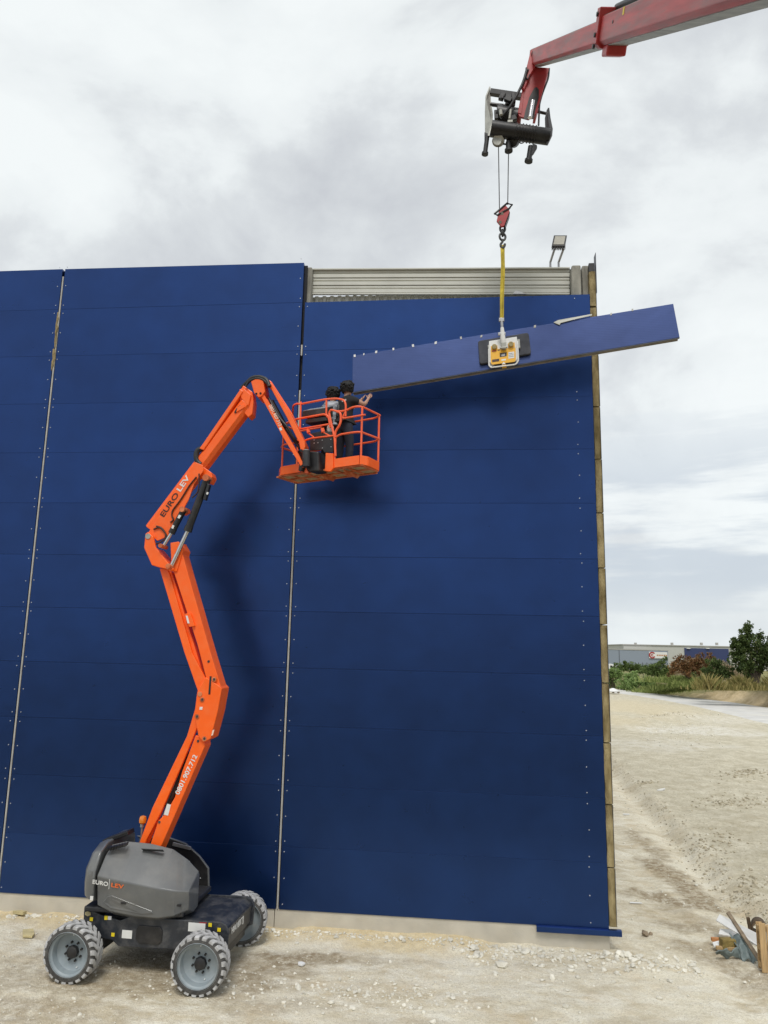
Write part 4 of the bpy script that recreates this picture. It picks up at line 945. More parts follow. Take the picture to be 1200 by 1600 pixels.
# ------------------------------------------------------------------ people
def skin_mesh(name, chains, m, parent=None, origin=(0, 0, 0), rot=None, sub=2, kind=None, root=0):
    """chains: list of [(point, radius) ...]; a chain may start at a named earlier point by using the same coordinates"""
    vs = []; es = []; rs = []; idx = {}
    def key(p): return tuple(round(c, 4) for c in p)
    for ch in chains:
        prev = None
        for p, r in ch:
            k = key(p)
            if k not in idx: idx[k] = len(vs); vs.append(V(p)); rs.append(r)
            if prev is not None and prev != idx[k]: es.append((prev, idx[k]))
            prev = idx[k]
    me = bpy.data.meshes.new(name); me.from_pydata(vs, es, []); me.update()
    o = bpy.data.objects.new(name, me); C.objects.link(o); me.materials.append(m)
    sm = o.modifiers.new('skin', 'SKIN'); sm.use_smooth_shade = True; sm.branch_smoothing = .4
    lay = me.skin_vertices[0].data if me.skin_vertices else me.attributes.new('s', 'FLOAT', 'POINT')
    for i, r in enumerate(rs):
        lay[i].radius = (r, r) if not isinstance(r, tuple) else r
        lay[i].use_root = False
    lay[root].use_root = True
    ss = o.modifiers.new('sub', 'SUBSURF'); ss.levels = sub; ss.render_levels = sub
    if parent: o.parent = parent
    else: o.location = origin; o.rotation_euler = rot or (0, 0, 0)
    ORG[o.name] = V(origin)
    return o
def ensure_skin():
    pass
def make_skin_layer(me):
    pass
def hand(wr, d, nrm, side, open_=.5):
    """finger chains for a hand: wr wrist, d direction of the palm, nrm palm normal, side towards the thumb"""
    d, nrm, side = V(d).normalized(), V(nrm).normalized(), V(side).normalized(); wr = V(wr); ch = []
    palm = wr+d*.085
    ch.append([(tuple(wr), .024), (tuple(wr+d*.045), .030), (tuple(palm), .026)])
    for k, (off, ln) in enumerate(((.030, .072), (.010, .082), (-.010, .076), (-.028, .060))):
        b = palm+side*off; t1 = b+d*ln*.5+nrm*.006; t2 = t1+(d*(1-open_)+nrm*open_).normalized()*ln*.5
        ch.append([(tuple(palm), .026), (tuple(b), .0105), (tuple(t1), .009), (tuple(t2), .0075)])
    tb = wr+d*.03+side*.026; t1 = tb+(d*.5+side*.8).normalized()*.04; t2 = t1+(d*.8+side*.3+nrm*.3).normalized()*.032
    ch.append([(tuple(wr+d*.045), .030), (tuple(tb), .014), (tuple(t1), .011), (tuple(t2), .009)])
    return ch
def person(label, base, yaw, J, shirt, trousers, cat='person'):
    """J: joints in the person's own frame, x right, y forward, z up from the sole of the foot"""
    j = {k: V(p) for k, p in J.items()}
    t = lambda k: tuple(j[k])
    ch = [[(t('pelvis'), .12), (t('waist'), .11), (t('chest'), .115), (t('neck0'), .075), (t('neck'), .055), (t('chin'), (.075)), (t('skull'), .098), (t('crown'), .06)]]
    for s in 'LR':
        ch.append([(t('chest'), .115), (t('sh'+s), .055), (t('el'+s), .044), (t('wr'+s), .027)])
        ch.append([(t('pelvis'), .12), (t('hip'+s), .09), (t('kn'+s), .062), (t('an'+s), .042), (t('toe'+s), .04)])
        fw = (j['wr'+s]-j['el'+s]).normalized(); sd = V(J['thumb'+s]); ch += hand(j['wr'+s], J.get('hd'+s, fw), J.get('hn'+s, (0, 1, 0)), sd, .35)
    body = skin_mesh('person', ch, M['skin'], None, base, (0, 0, yaw)); tag(body, label, cat)
    # face: nose and ears
    sk = j['skull']; mb = MB(); mb.ico(sk+V((0, .105, -.03)), .022, .05); mb.ico(sk+V((.088, 0, -.02)), .028, .05, (.5, 1, 1.3)); mb.ico(sk+V((-.088, 0, -.02)), .028, .05, (.5, 1, 1.3))
    f = mb.build('face_features', M['skin'], None, smooth=True, ang=180); f.parent = body; f.location = (0, 0, 0)
    mb = MB(); rn = random.Random(5)
    mb.lathe(sk+V((0, -.02, .02)), (0, 0, 1), [(.09, -.10), (.118, -.06), (.128, 0), (.122, .06), (.09, .105), (.04, .125), (0, .128)], 16)
    for i in range(150):
        a = rn.uniform(0, 6.28); e = rn.uniform(-.5, 1.5); d = V((math.cos(a)*math.cos(e), math.sin(a)*math.cos(e), math.sin(e)))
        if d.y > .55 and d.z < .4: continue
        mb.ico(sk+V((0, -.02, .02))+d*rn.uniform(.112, .135), rn.uniform(.015, .032), .5, rnd=rn)
    hh = mb.build('hair', M['hair'], None, smooth=True, ang=180); hh.parent = body; hh.location = (0, 0, 0)
    sc = [[(t('waist'), .165), (t('chest'), .192), (t('neck0'), .112)], [(t('waist'), .165), (tuple(j['pelvis'].lerp(j['waist'], .1)), .165)]]
    for s in 'LR': sc.append([(t('chest'), .192), (t('sh'+s), .095), (tuple(j['sh'+s].lerp(j['el'+s], .62)), .082)])
    s_ = skin_mesh('shirt', sc, shirt, body, sub=2)
    tr = [[(tuple(j['pelvis'].lerp(j['waist'], .55)), .145), (t('pelvis'), .148)]]
    for s in 'LR': tr.append([(t('pelvis'), .148), (t('hip'+s), .112), (t('kn'+s), .078), (tuple(j['an'+s]+V((0, 0, .02))), .064)])
    skin_mesh('trousers', tr, trousers, body, sub=2)
    for s in 'LR':
        a = j['an'+s]; b = j['toe'+s]; d = (b-a); d.z = 0; d.normalize()
        mb = MB(); c = a.lerp(b, .45); c.z = .045
        ang = math.atan2(d.y, d.x); mb.box(c, (.29, .10, .085), Matrix.Rotation(ang, 3, 'Z'))
        sh = mb.build('shoe', M['black'], None, bevel=.03, seg=3); sh.parent = body; sh.location = (0, 0, 0)
    return body

pr_ = dict(pelvis=(0, 0, .95), waist=(0, .01, 1.13), chest=(.0, .03, 1.33), neck0=(0, .04, 1.46), neck=(0, .05, 1.53), chin=(0, .075, 1.585), skull=(0, .07, 1.66), crown=(0, .06, 1.72),
           shR=(.185, .04, 1.42), elR=(.31, .20, 1.33), wrR=(.20, .43, 1.52), shL=(-.185, .05, 1.42), elL=(-.10, .28, 1.34), wrL=(.02, .42, 1.52),
           hipR=(.095, 0, .86), knR=(.13, .03, .48), anR=(.14, -.02, .08), toeR=(.17, .15, .04), hipL=(-.095, 0, .86), knL=(-.12, .03, .48), anL=(-.14, -.02, .08), toeL=(-.16, .15, .04),
           thumbR=(-.6, -.3, .5), thumbL=(.8, -.2, .3), hdR=(.0, .55, .8), hdL=(.15, .5, .8), hnR=(0, .7, .5), hnL=(0, .7, .5))
p1 = person('person in black t-shirt and dark jeans lifting the panel edge with both hands', bk(1.26, .20, .012), R(-33), pr_, M['tshirt'], M['jeans'])
# pale print on the shoulder of the t-shirt
mb = MB()
for dx, dz, w, h in ((.045, 1.40, .012, .035), (.065, 1.40, .012, .03), (.055, 1.385, .035, .008), (.10, 1.40, .010, .03), (.115, 1.41, .03, .008), (.12, 1.393, .02, .008), (.135, 1.40, .010, .03)):
    mb.box((dx, -.128+.0*dz, dz-.03), (w, .006, h))
pp_ = mb.build('print', M['white']); pp_.parent = p1; pp_.location = (0, 0, 0)
p2_ = dict(pr_); p2_.update(elR=(.27, .10, 1.16), wrR=(.16, .30, 1.10), elL=(-.27, .08, 1.16), wrL=(-.17, .30, 1.08), hdR=(-.3, 1, .0), hdL=(.3, 1, 0), hnR=(0, 0, -1), hnL=(0, 0, -1), thumbR=(-1, 0, 0), thumbL=(1, 0, 0))
for k in list(p2_):
    if k[:2] not in ('th', 'hd', 'hn'): p2_[k] = tuple(c*.945 for c in p2_[k])
p2 = person('person in grey and white patterned shirt standing behind the console rail', bk(1.00, .26, .012), R(-8), p2_, M['camo'], M['jeans'])
mb = MB()
for s in (-1, 1): mb.tube([(s*.165, -.10, 1.30), (s*.17, -.125, 1.2), (s*.15, -.125, 1.08)], [.028, .034, .028], 8)
v_ = mb.build('harness', M['black'], smooth=True); v_.parent = p2; v_.location = (0, 0, 0)
q = g(380, 700)
bag = thing('bag', 'small white bag hanging inside the basket beside the patterned shirt', 'bag', q-W*.1-V((0, 0, .1)))
mb = MB(); mb.lathe(q-W*.10-V((0, 0, .09)), (0, 0, 1), [(.0, 0), (.05, .0), (.068, .05), (.06, .11), (.035, .15), (.02, .18), (0, .18)], 12); mb.build('sack', M['white'], bag, smooth=True, bevel=0)
MB().tube([q-W*.1+V((-.02, 0, .08)), q-W*.1+V((-.03, 0, .14)), q-W*.1+V((.02, 0, .14)), q-W*.1+V((.02, 0, .08))], .006, 6).build('strap', M['white'], bag)

# ------------------------------------------------------------------ the panel in the air, its lifter, sling and hook
PT = at(551, 556, y=-.90); PBL = at(550.5, 613.5, y=-.97); PBR = at(1062, 527, y=-1.17); PTR = at(1052, 474, y=-1.10)
PN = (PBR-PBL).cross(PT-PBL).normalized()
if PN.y > 0: PN = -PN
pan = thing('hanging_panel', 'long blue cladding panel hanging tilted from the crane in front of the wall', 'wall panel', (PBL+PBR)/2)
def pl(px, py, off=0): return onpl(px, py, PBL+PN*off, PN)
Pq = [pl(550.5, 613), pl(1062, 527), pl(1052, 474.5), pl(551, 556)]
MB().prism(Pq, -PN*.012).build('face_sheet', M['blue_new'], pan, bevel=.004)
ins2 = [Pq[0]+V((.01, 0, .008)), Pq[1]+V((-.012, 0, .006)), Pq[2]+V((-.012, 0, -.008)), Pq[3]+V((.01, 0, -.008))]
MB().prism([p-PN*.012 for p in ins2], -PN*.125).build('core', M['panel_edge'], pan)
MB().prism([p-PN*.137 for p in Pq], -PN*.008).build('back_sheet', M['light_strip'], pan)
lip = [Pq[0]-PN*.004, Pq[1]-PN*.004, Pq[1]-PN*.004+V((0, 0, -.014)), Pq[0]-PN*.004+V((0, 0, -.014))]
MB().prism(lip, -PN*.03).build('edge_lip', M['edge_steel'], pan)
tabs = [(554, 555.5, 1), (568.5, 553.5, .6), (588, 549.5, 1), (614.5, 545, .9), (645, 539.5, 1.1), (681, 535, 1.1), (720, 527.5, 1), (752.5, 525, .9), (836, 509.5, 1.1), (955, 490.5, .9), (988, 484, .9)]
for x, y, s in tabs:
    w = 1.5*s; h_ = 2.0*s; sk = random.uniform(-1, 1)
    MB().prism([pl(x-w, y-1, .004), pl(x+w, y-1.8, .004), pl(x+w+sk*.6, y+h_, .003), pl(x-w+sk, y+h_+.6, .003)], PN*.003).build('tape_tab', M['light_strip'] if x > 700 else M['board'], pan)
MB().prism([pl(865, 504, .006), pl(872, 500.5, .006), pl(925, 491, .006), pl(924.5, 493.5, .006), pl(897, 499.5, .012), pl(876, 505, .012), pl(874.5, 508, .01), pl(871, 507, .006)], PN*.012).build('torn_film_strip', M['cream'], pan)

lf = thing('vacuum_lifter', 'yellow vacuum lifter with two dark suction pads gripping the hanging panel', 'panel lifter', pl(787, 555, .05))
for q in ([(747, 536.5), (749, 534.5), (783, 528.5), (785, 564), (752.5, 570.5), (749.5, 569)], [(790, 527.5), (823.5, 522), (826, 524), (829.5, 552), (828, 555), (793, 561)]):
    MB().prism([pl(x, y, .005) for x, y in q], PN*.06).build('suction_pad', M['pad'], lf, bevel=.015, seg=3)
MB().prism([pl(x, y, .065) for x, y in [(762, 541), (812, 531.5), (813, 545), (764, 556)]], PN*.05).build('cross_bar', M['winch_plate'], lf, bevel=.008)
MB().prism([pl(x, y, .10) for x, y in [(771, 564), (806, 560), (806.5, 573), (773, 576.5)]], PN*.10).build('pump_box', M['edge_steel'], lf, bevel=.01)
body = MB().prism([pl(x, y, .11) for x, y in [(764, 537.5), (807.5, 530.5), (809, 564), (806.5, 568), (768, 573), (764.5, 570)]], PN*.12).build('body', M['white'], lf, bevel=.012, seg=3)
MB().prism([pl(x, y, .231) for x, y in [(766.5, 547), (769.5, 546), (805.5, 543), (806, 563), (804, 565.5), (769, 570), (767, 568)]], PN*.006).build('front_plate', M['lifter'], body, bevel=.003)
MB().prism([pl(x, y, .231) for x, y in [(767, 541), (777, 539.5), (777.5, 545.3), (767.3, 546.3)]], PN*.006).build('front_plate', M['lifter'], body, bevel=.003)
MB().prism([pl(x, y, .231) for x, y in [(793.5, 536.5), (804, 535), (804.5, 542.4), (794, 543.6)]], PN*.006).build('front_plate', M['lifter'], body, bevel=.003)
for x, y in ((772.4, 541.5), (798.4, 537.6)): MB().cyl(pl(x, y, .235), pl(x, y, .29), .048, 18).cyl(pl(x, y, .29), pl(x, y, .30), .036, 18).build('knob', M['scrap'], body, smooth=True)
def lq(name, m, x0, y0, x1, y1, sl=-.14):
    MB().prism([pl(x0, y1, .2375), pl(x1, y1+sl*(x1-x0), .2375), pl(x1, y0+sl*(x1-x0), .2375), pl(x0, y0, .2375)], PN*.002).build(name, M[m], body)
lq('gauge', 'black', 781, 552, 791.5, 558); lq('gauge_face', 'steel', 783.5, 553.3, 789, 556.8)
lq('data_plate', 'ink', 769, 562, 780, 566); lq('data_plate', 'white', 794.5, 550.5, 803.5, 560.5); lq('data_plate', 'white', 783.5, 561.5, 790.5, 564)
lq('data_plate', 'red', 768.5, 547.8, 775.5, 549.8); lq('data_plate', 'black', 777.5, 546.5, 782, 548)
for k in range(3): lq('data_line', 'rim', 795.3, 552.2+k*2.5, 802.5, 553.2+k*2.5)
MB().prism([pl(x, y, .238) for x, y in [(784, 569.5), (790, 568.6), (787, 565.4)]], PN*.002).build('arrow_mark', M['white'], body)
MB().prism([pl(x, y, .2) for x, y in [(784, 572), (791, 571.3), (791.5, 575), (784.5, 576)]], PN*.05).build('latch', M['lifter'], lf, bevel=.006)
MB().tube(rounded([pl(768, 573, .24), pl(764, 572, .25), pl(763.5, 545, .25)], .04), .012, 8).tube(rounded([pl(764, 568, .25), pl(766, 574.5, .25), pl(806, 569.5, .25), pl(810, 564, .25), pl(808.5, 533, .25)], .05), .014, 8).build('guard_rail', M['white'], lf, smooth=True)
MB().box(pl(787, 541, .27), (.09, .10, .13)).cyl(pl(781, 544, .3), pl(793, 542.5, .3), .02).build('hoist_bracket', M['winch_plate'], lf, bevel=.008)
ym = pl(787, 541, .27).y
top_ = at(783.5, 497, y=ym)
MB().tube([pl(787.3, 541, .28), at(785.6, 528, y=ym-.02), at(784.6, 512, y=ym-.02)], [.030, .05, .032], 10).build('hoist_bar', M['white'], lf, smooth=True)
MB().tube([at(784.6, 513, y=ym-.02), at(783.8, 502, y=ym-.02)], .028, 8).box(at(784, 522, y=ym-.03), (.14, .04, .05)).box(at(783.6, 500, y=ym-.02), (.10, .05, .07)).build('shackle', M['steel'], lf, bevel=.006)
HY = ym+.02
sl = thing('lifting_sling', 'yellow webbing sling hanging from the crane hook', 'sling', top_)
for (x0, x1), o_ in (((784.2, 782.4), .0), ((787.2, 784.8), .03)):
    a, b = at(x0, 383, y=HY+o_), at(x1, 499, y=HY+o_); m_ = a.lerp(b, .5)+V((.012, 0, 0))
    mb = MB(); n = 14; vs = []
    for i in range(n+1):
        t = i/n; p = a*(1-t)**2+m_*2*t*(1-t)+b*t*t; ang = 1.1*math.sin(t*5+o_*40); w = .026
        vs += [p+V((math.cos(ang)*w, math.sin(ang)*w, 0)), p-V((math.cos(ang)*w, math.sin(ang)*w, 0))]
    mb.add(vs, [(2*i, 2*i+1, 2*i+3, 2*i+2) for i in range(n)]); o = mb.build('strap', M['sling'], sl); s_ = o.modifiers.new('s', 'SOLIDIFY'); s_.thickness = .014; s_.offset = 0

# ------------------------------------------------------------------ crane
cr = thing('lorry_crane', 'red telescopic crane arm reaching in from the upper right with black winch head', 'crane', (12.5, -11, 0))
P0 = at(839, 91, y=-1.3); dep = (P0-CAM).dot(AX[2])
P1 = CAM+ray(956, 50.5)*(dep/1.52); bd = (P1-P0).normalized(); bs = bd.cross(V((0, 0, 1))).normalized()
if bs.x > 0: bs = -bs                                                # towards the left, the side the photo shows
bu = bs.cross(bd).normalized()
if bu.z < 0: bu = -bu
BM = Matrix((bd, bs, bu)).transposed()
def csec(name, t0, t1, hh, ww, m, parent=None, bevel=.012, du=0):
    prof = [(-hh*.5, -ww*.34), (-hh*.36, -ww*.5), (hh*.5, -ww*.5), (hh*.5, ww*.5), (-hh*.36, ww*.5), (-hh*.5, ww*.34)]
    mb = MB(); n = len(prof)
    vs = [V((t, y, x+du)) for t in (t0, t1) for x, y in prof]
    mb.add(vs, [tuple(range(n-1, -1, -1)), tuple(range(n, 2*n))]+[(i, (i+1) % n, (i+1) % n+n, i+n) for i in range(n)])
    o = mb.build(name, m, None, bevel=bevel); o.parent = parent or cr
    o.matrix_local = Matrix.Translation(P0-ORG[cr.name]) @ BM.to_4x4(); return o
LT = (P1-P0).length
HH = .285
csec('inner_boom', -.05, LT+.2, HH, .30, M['red_worn'])
csec('outer_boom', LT+.1, LT+7.5, HH*1.15, .38, M['red_worn'])
csec('boom_collar', LT*1.0, LT*1.0+.16, HH*1.62, .46, M['red'], du=.035)
# worn grey wear strips along the lower edges, and a grey cap line on top
for t0, t1, hh, ww in ((0, LT*.99, HH, .30), (LT+.17, LT+7.4, HH*1.15, .38)):
    a, b = P0+bd*t0, P0+bd*t1
    for nm, du, ds, th, wd_ in (('wear_strip', -hh*.5-.004, 0, .008, ww*.62), ('wear_strip', hh*.5+.004, .0, .008, ww*.9)):
        mb = MB(); pf = [(du-th/2, -wd_/2), (du+th/2, -wd_/2), (du+th/2, wd_/2), (du-th/2, wd_/2)]
        mb.add([p+bu*x+bs*(y+ds) for p in (a, b) for x, y in pf], [(3, 2, 1, 0), (4, 5, 6, 7)]+[(i, (i+1) % 4, (i+1) % 4+4, i+4) for i in range(4)]); mb.build(nm, M['crane_grey'], cr)
q = P0+bd*(LT+.26)-bu*(HH*.58+.06)
MB().box(q, (.26, .26, .13), Matrix((bd, bs, bu)).transposed()).build('slide_block', M['red'], cr, bevel=.02)
MB().cyl(P0+bd*(LT+.1)+bu*.27, P0+bd*(LT+6)+bu*.30, .04, 12).build('extension_cylinder', M['black_metal'], cr, smooth=True)
mb = MB()
for t, du, ds in ((LT+.08, .19, .232), (LT+.08, -.04, .232), (LT-.12, .0, .152), (LT+.08, -.17, .232)): mb.cyl(P0+bd*t+bu*du+bs*(ds-.01), P0+bd*t+bu*du+bs*(ds+.02), .028, 12)
mb.cyl(P0+bd*(LT+.75)+bu*.05+bs*.185, P0+bd*(LT+.75)+bu*.05+bs*.196, .02, 10); mb.build('pin', M['black'], cr, kind='stuff')
MB().box(P0+bd*(LT+1.2)+bu*.12+bs*.1915, (.06, .004, .08), Matrix((bd, bs, bu)).transposed()).build('decal', M['yellow'], cr)
# boom tip and jib
TY = P0.y
def ty(px, py, o=0): return at(px, py, y=TY+o)
def tp(name, pts, y0, y1, m, parent=None, bevel=.01): return MB().prism([ty(x, y, y0) for x, y in pts], (0, y1-y0, 0)).build(name, M[m], parent or cr, bevel=bevel)
for y0, y1 in ((-.24, -.17), (.17, .24)): tp('boom_tip', [(829, 80), (832, 75.5), (837, 74), (841.5, 76), (842, 84), (836, 104), (829, 116), (824, 128), (819, 140), (815, 137), (821, 112)], y0, y1, 'red')
MB().cyl(ty(834, 84, -.27), ty(834, 84, .27), .05, 14).build('pin', M['ink'], cr, smooth=True)
jb = tp('jib', [(822, 108), (836, 104), (858, 106), (852, 128), (846, 150), (838, 178), (826, 186), (811, 182), (809, 176), (814, 150)], -.19, -.14, 'red')
tp('jib', [(822, 108), (836, 104), (858, 106), (852, 128), (846, 150), (838, 178), (826, 186), (811, 182), (809, 176), (814, 150)], .14, .19, 'red')
tp('jib_flange', [(822, 108), (828, 107), (819, 145), (815, 178), (809, 176), (814, 150)], -.20, .19, 'red', bevel=.006)
tp('jib_flange', [(855, 106), (858, 106), (838, 178), (834, 178)], -.14, .14, 'red', bevel=.006)
sl_ = [(835, 137), (839, 136), (842, 140), (842, 152), (837, 170), (834, 186), (818, 186), (821, 172), (827, 152)]
tp('jib_recess', sl_, -.194, -.189, 'black', bevel=.001)
MB().cyl(ty(832.5, 158, -.22), ty(828, 184, -.24), .045, 14).build('piston_rod', M['chrome'], cr, smooth=True)
for h_ in [(rounded([ty(823, 110, -.26), ty(818, 128, -.27), ty(806, 152, -.28), ty(795, 170, -.26), ty(782, 184, -.22)], .4), .028, 8),
           (rounded([ty(858, 107, -.1), ty(857, 122, -.1), ty(849, 142, -.14), ty(843, 160, -.14), ty(841.5, 196, -.2)], .4), .018, 8),
           (rounded([ty(826, 108, -.25), ty(822, 118, -.26), ty(824, 126, -.26), ty(828, 116, -.26)], .2), .012, 6),
           (rounded([ty(810, 220, -.3), ty(813, 224, -.3), ty(817, 223.5, -.3), ty(819, 221, -.3)], .1), .012, 6)]: MB().tube(*h_).build('hose', M['black'], cr, smooth=True, ang=80)
tp('hose_bracket', [(821, 105), (824, 104), (825, 110), (822, 111)], -.26, -.2, 'black')
# winch cradle, turned a little so its long side runs back to the right
cr_a, cr_b = ty(767, 201, -.28), ty(858, 214, -.16)
wx = (cr_b-cr_a).normalized()
MB().cyl(cr_a, cr_b, .155, 24).build('winch_trough', M['winch'], cr, smooth=True)
MB().tube([ty(766, 144, .25), ty(820, 152, .3)], .075, 4).build('winch_beam', M['winch'], cr)
for a, b, r in (((766, 163, .1), (790, 166, .1), .04), ((838, 174, .1), (856, 178, .1), .03), ((798, 170, 0), (812, 172, 0), .04)): MB().cyl(ty(*a), ty(*b), r, 10).build('cross_tube', M['winch'], cr, smooth=True)
def endplate(pts, m, w=.025):
    MB().prism([ty(*p) for p in pts], wx*w).build('end_plate', M[m], cr, bevel=.004)
endplate([(758.5, 150, .02), (764.5, 135, .3), (765, 155, .2), (768.5, 178, -.05), (768, 192, -.25), (762.5, 212, -.32), (757.5, 213, -.2), (757.5, 175, 0)], 'winch_plate')
endplate([(854, 172, .1), (856.5, 168, .15), (858.5, 184, .05), (862, 201, -.1), (861, 212, -.2), (854, 227, -.28), (852, 210, -.15), (851, 185, 0)], 'winch')
MB().cyl(ty(776, 180, 0), ty(808, 186, 0), .19, 20).build('winch_drum', M['winch'], cr, smooth=True)
mb = MB()
rn = random.Random(3)
for i in range(16): mb.box(ty(rn.uniform(775, 806), rn.uniform(150, 186), rn.uniform(-.2, .1)), (rn.uniform(.05, .16), .08, rn.uniform(.05, .2)), Matrix.Rotation(rn.uniform(-.5, .5), 3, 'Y'))
mb.build('winch_motor', M['winch'], cr, bevel=.01)
mb = MB().cyl(ty(782, 172, -.28), ty(783, 180, -.28), .035, 8).cyl(ty(798, 172, -.26), ty(796, 186, -.28), .025, 8).box(ty(797, 190.5, -.30), (.1, .06, .05)); mb.build('winch_fitting', M['winch_plate'], cr, bevel=.005)
mb = MB()
for k in range(7): p = cr_a.lerp(cr_b, .42+k*.055); mb.lathe(p, wx, [(.155, -.012), (.172, -.008), (.172, .008), (.155, .012)], 20)
mb.build('drum_band', M['black'], cr, smooth=True, kind='stuff')
def pad_(a, b, r, n='support_foot'):
    A, B = ty(*a), ty(*b); d = (B-A).normalized(); MB().cyl(A, B, r, 12).cyl(B-d*.02, B+d*.025, r*1.45, 12).build(n, M['winch'], cr, smooth=True)
pad_((761.5, 212, -.25), (757.8, 240, -.25), .045); pad_((794.5, 222, -.2), (794.8, 235, -.2), .055, 'rope_guide'); pad_((829.5, 229, -.2), (826, 251, -.2), .055)
tp('foot_bracket', [(833, 224), (839, 226), (839.5, 230), (834, 239), (829, 244), (829.5, 232)], -.24, -.18, 'winch')
tp('foot_bracket', [(757, 206), (762, 208), (762, 224), (757, 226)], -.28, -.22, 'winch')
MB().cyl(ty(778, 220, -.24), ty(779.5, 220, -.12), .115, 20).build('sheave', M['winch_plate'], cr, smooth=True)
tp('sheave_plate', [(770.5, 214), (785, 216), (783, 224), (779, 227), (773, 226), (770, 222)], -.27, -.25, 'winch_plate')
MB().cyl(ty(784, 224.5, -.2), ty(794, 226, -.2), .018, 8).cyl(ty(800, 220, -.2), ty(803, 221, -.1), .12, 16).build('guide_bar', M['winch'], cr, smooth=True)
HB = at(786, 337, y=HY)
for a, b in (((778.8, 226, -.22), (780.5, 331)), ((794.6, 236, -.2), (793.3, 320))):
    MB().cyl(ty(*a), at(*b, y=HY), .0095, 6).build('wire_rope', M['rope'], cr)
hk = thing('hook_block', 'small red hook block hanging tilted on two wire ropes', 'hook', HB)
def hp(pts, y0, y1, m, nm, bevel=.008): return MB().prism([at(x, y, y=HY+y0) for x, y in pts], (0, y1-y0, 0)).build(nm, M[m], hk, bevel=bevel)
blk = [(780.5, 325.5), (789.5, 320), (795, 326), (797, 332), (789.5, 352.5), (783.5, 354), (776, 345)]
hp(blk, -.10, -.05, 'red', 'cheek_plate'); hp(blk, .05, .10, 'red', 'cheek_plate')
hp([(782, 328), (790, 323), (795, 330), (789, 350), (784, 351), (778, 343)], -.05, .05, 'black', 'sheave_wheel')
hp([(796, 329), (797, 332), (789.5, 353), (787, 353)], -.1, .1, 'winch', 'side_plate')
mb = MB().tube([at(x, y, y=HY-.10) for x, y in [(773, 334), (792.5, 317.5), (800, 320), (795.5, 326), (777, 336.5)]], .02, 6, closed=True).tube([at(x, y, y=HY+.10) for x, y in [(773, 334), (792.5, 317.5), (800, 320), (795.5, 326), (777, 336.5)]], .02, 6, closed=True)
for x, y in ((773, 334), (800, 320)): mb.cyl(at(x, y, y=HY-.1), at(x, y, y=HY+.1), .02, 6)
mb.build('guard_frame', M['winch'], hk, smooth=True)
MB().cyl(at(784, 334, y=HY-.11), at(784, 334, y=HY+.11), .035, 10).cyl(at(781.5, 347, y=HY-.115), at(781.5, 347, y=HY-.10), .03, 8).build('axle', M['winch_plate'], hk, smooth=True)
def link(px, py, ry, rx, turn):
    c = at(px, py, y=HY); pts = []
    for i in range(16):
        a = 2*math.pi*i/16; pts.append(c+V((math.cos(a)*rx*math.cos(turn), math.cos(a)*rx*math.sin(turn), math.sin(a)*ry)))
    MB().tube(pts, .022, 8, closed=True).build('chain_link', M['rope'], hk, smooth=True)
link(785.3, 357.5, .075, .05, .2); link(785.2, 364, .06, .045, 1.4); link(785.2, 370, .075, .06, .3)
hkp = [(785.4, 374), (785.2, 378), (782, 381.5), (782.8, 386), (786, 387.5), (788.6, 384.5), (788.8, 381)]
MB().tube(rounded([at(x, y, y=HY) for x, y in hkp], .06), [.018, .02]+[.026]*20+[.012] if False else .024, 8).build('hook', M['rope'], hk, smooth=True)

# ------------------------------------------------------------------ rubbish at the right edge
def slab(name, label, cat, pts, th, m, bevel=.004, group=None):
    o = MB().prism(pts, th).build(name, M[m], origin=sum((V(p) for p in pts), V())/len(pts), bevel=bevel); return tag(o, label, cat, group)
gz = lambda p: ground_z(p.x, p.y)
slab('white_board', 'long white board lying across the rubbish heap by the pallet', 'board', [at(1124.4, 1428, y=.95), at(1118.9, 1437.6, y=.86), at(1188, 1480, y=-.15), at(1191, 1462, y=-.05)], (0, .01, -.02), 'board')
slab('white_board', 'short white board under the long white board', 'board', [at(1125, 1451, z=.20), at(1123, 1458.7, z=.18), at(1156, 1464, z=.20), at(1152, 1453, z=.22)], (0, 0, -.02), 'board')
slab('batten', 'weathered grey brown wooden batten leaning over the white board', 'timber', [at(1135.2, 1425.5, y=.85), at(1139.8, 1423.6, y=.85), at(1188, 1496, y=-.42), at(1184.5, 1500, y=-.42)], (.0, .03, -.03), 'wood_grey')
a, b = at(1111.6, 1468, z=.10), at(1130, 1468, z=.11)
o = MB().box((a+b)/2, ((b-a).length, .07, .06)).build('timber_offcut', M['terracotta'], origin=(a+b)/2, bevel=.004); tag(o, 'short orange timber offcut poking out of the rubbish heap', 'timber')
a = at(1137, 1474, z=.15)
o = MB().box(a, (.25, .15, .16), Matrix.Rotation(.15, 3, 'Z')).build('insulation_offcut', M['wool_block'], origin=a, bevel=.012); tag(o, 'olive brown insulation block wedged in the rubbish heap', 'insulation')
a = at(1122.5, 1478, z=.06)
o = MB().ico(a, .10, .3, (1, .8, .7)).ico(a+V((.06, .05, -.02)), .07).build('plaster_lump', M['board'], origin=a, bevel=.01); tag(o, 'broken white plaster lump at the left of the rubbish heap', 'rubble')
a, b = at(1124, 1482, z=.08), at(1152, 1481, z=.10)
o = MB().box((a+b)/2, (.42, .06, .05)).build('plank_offcut', M['wood'], origin=(a+b)/2, bevel=.004); tag(o, 'pale plank offcut half wrapped in the tarpaulin', 'timber')
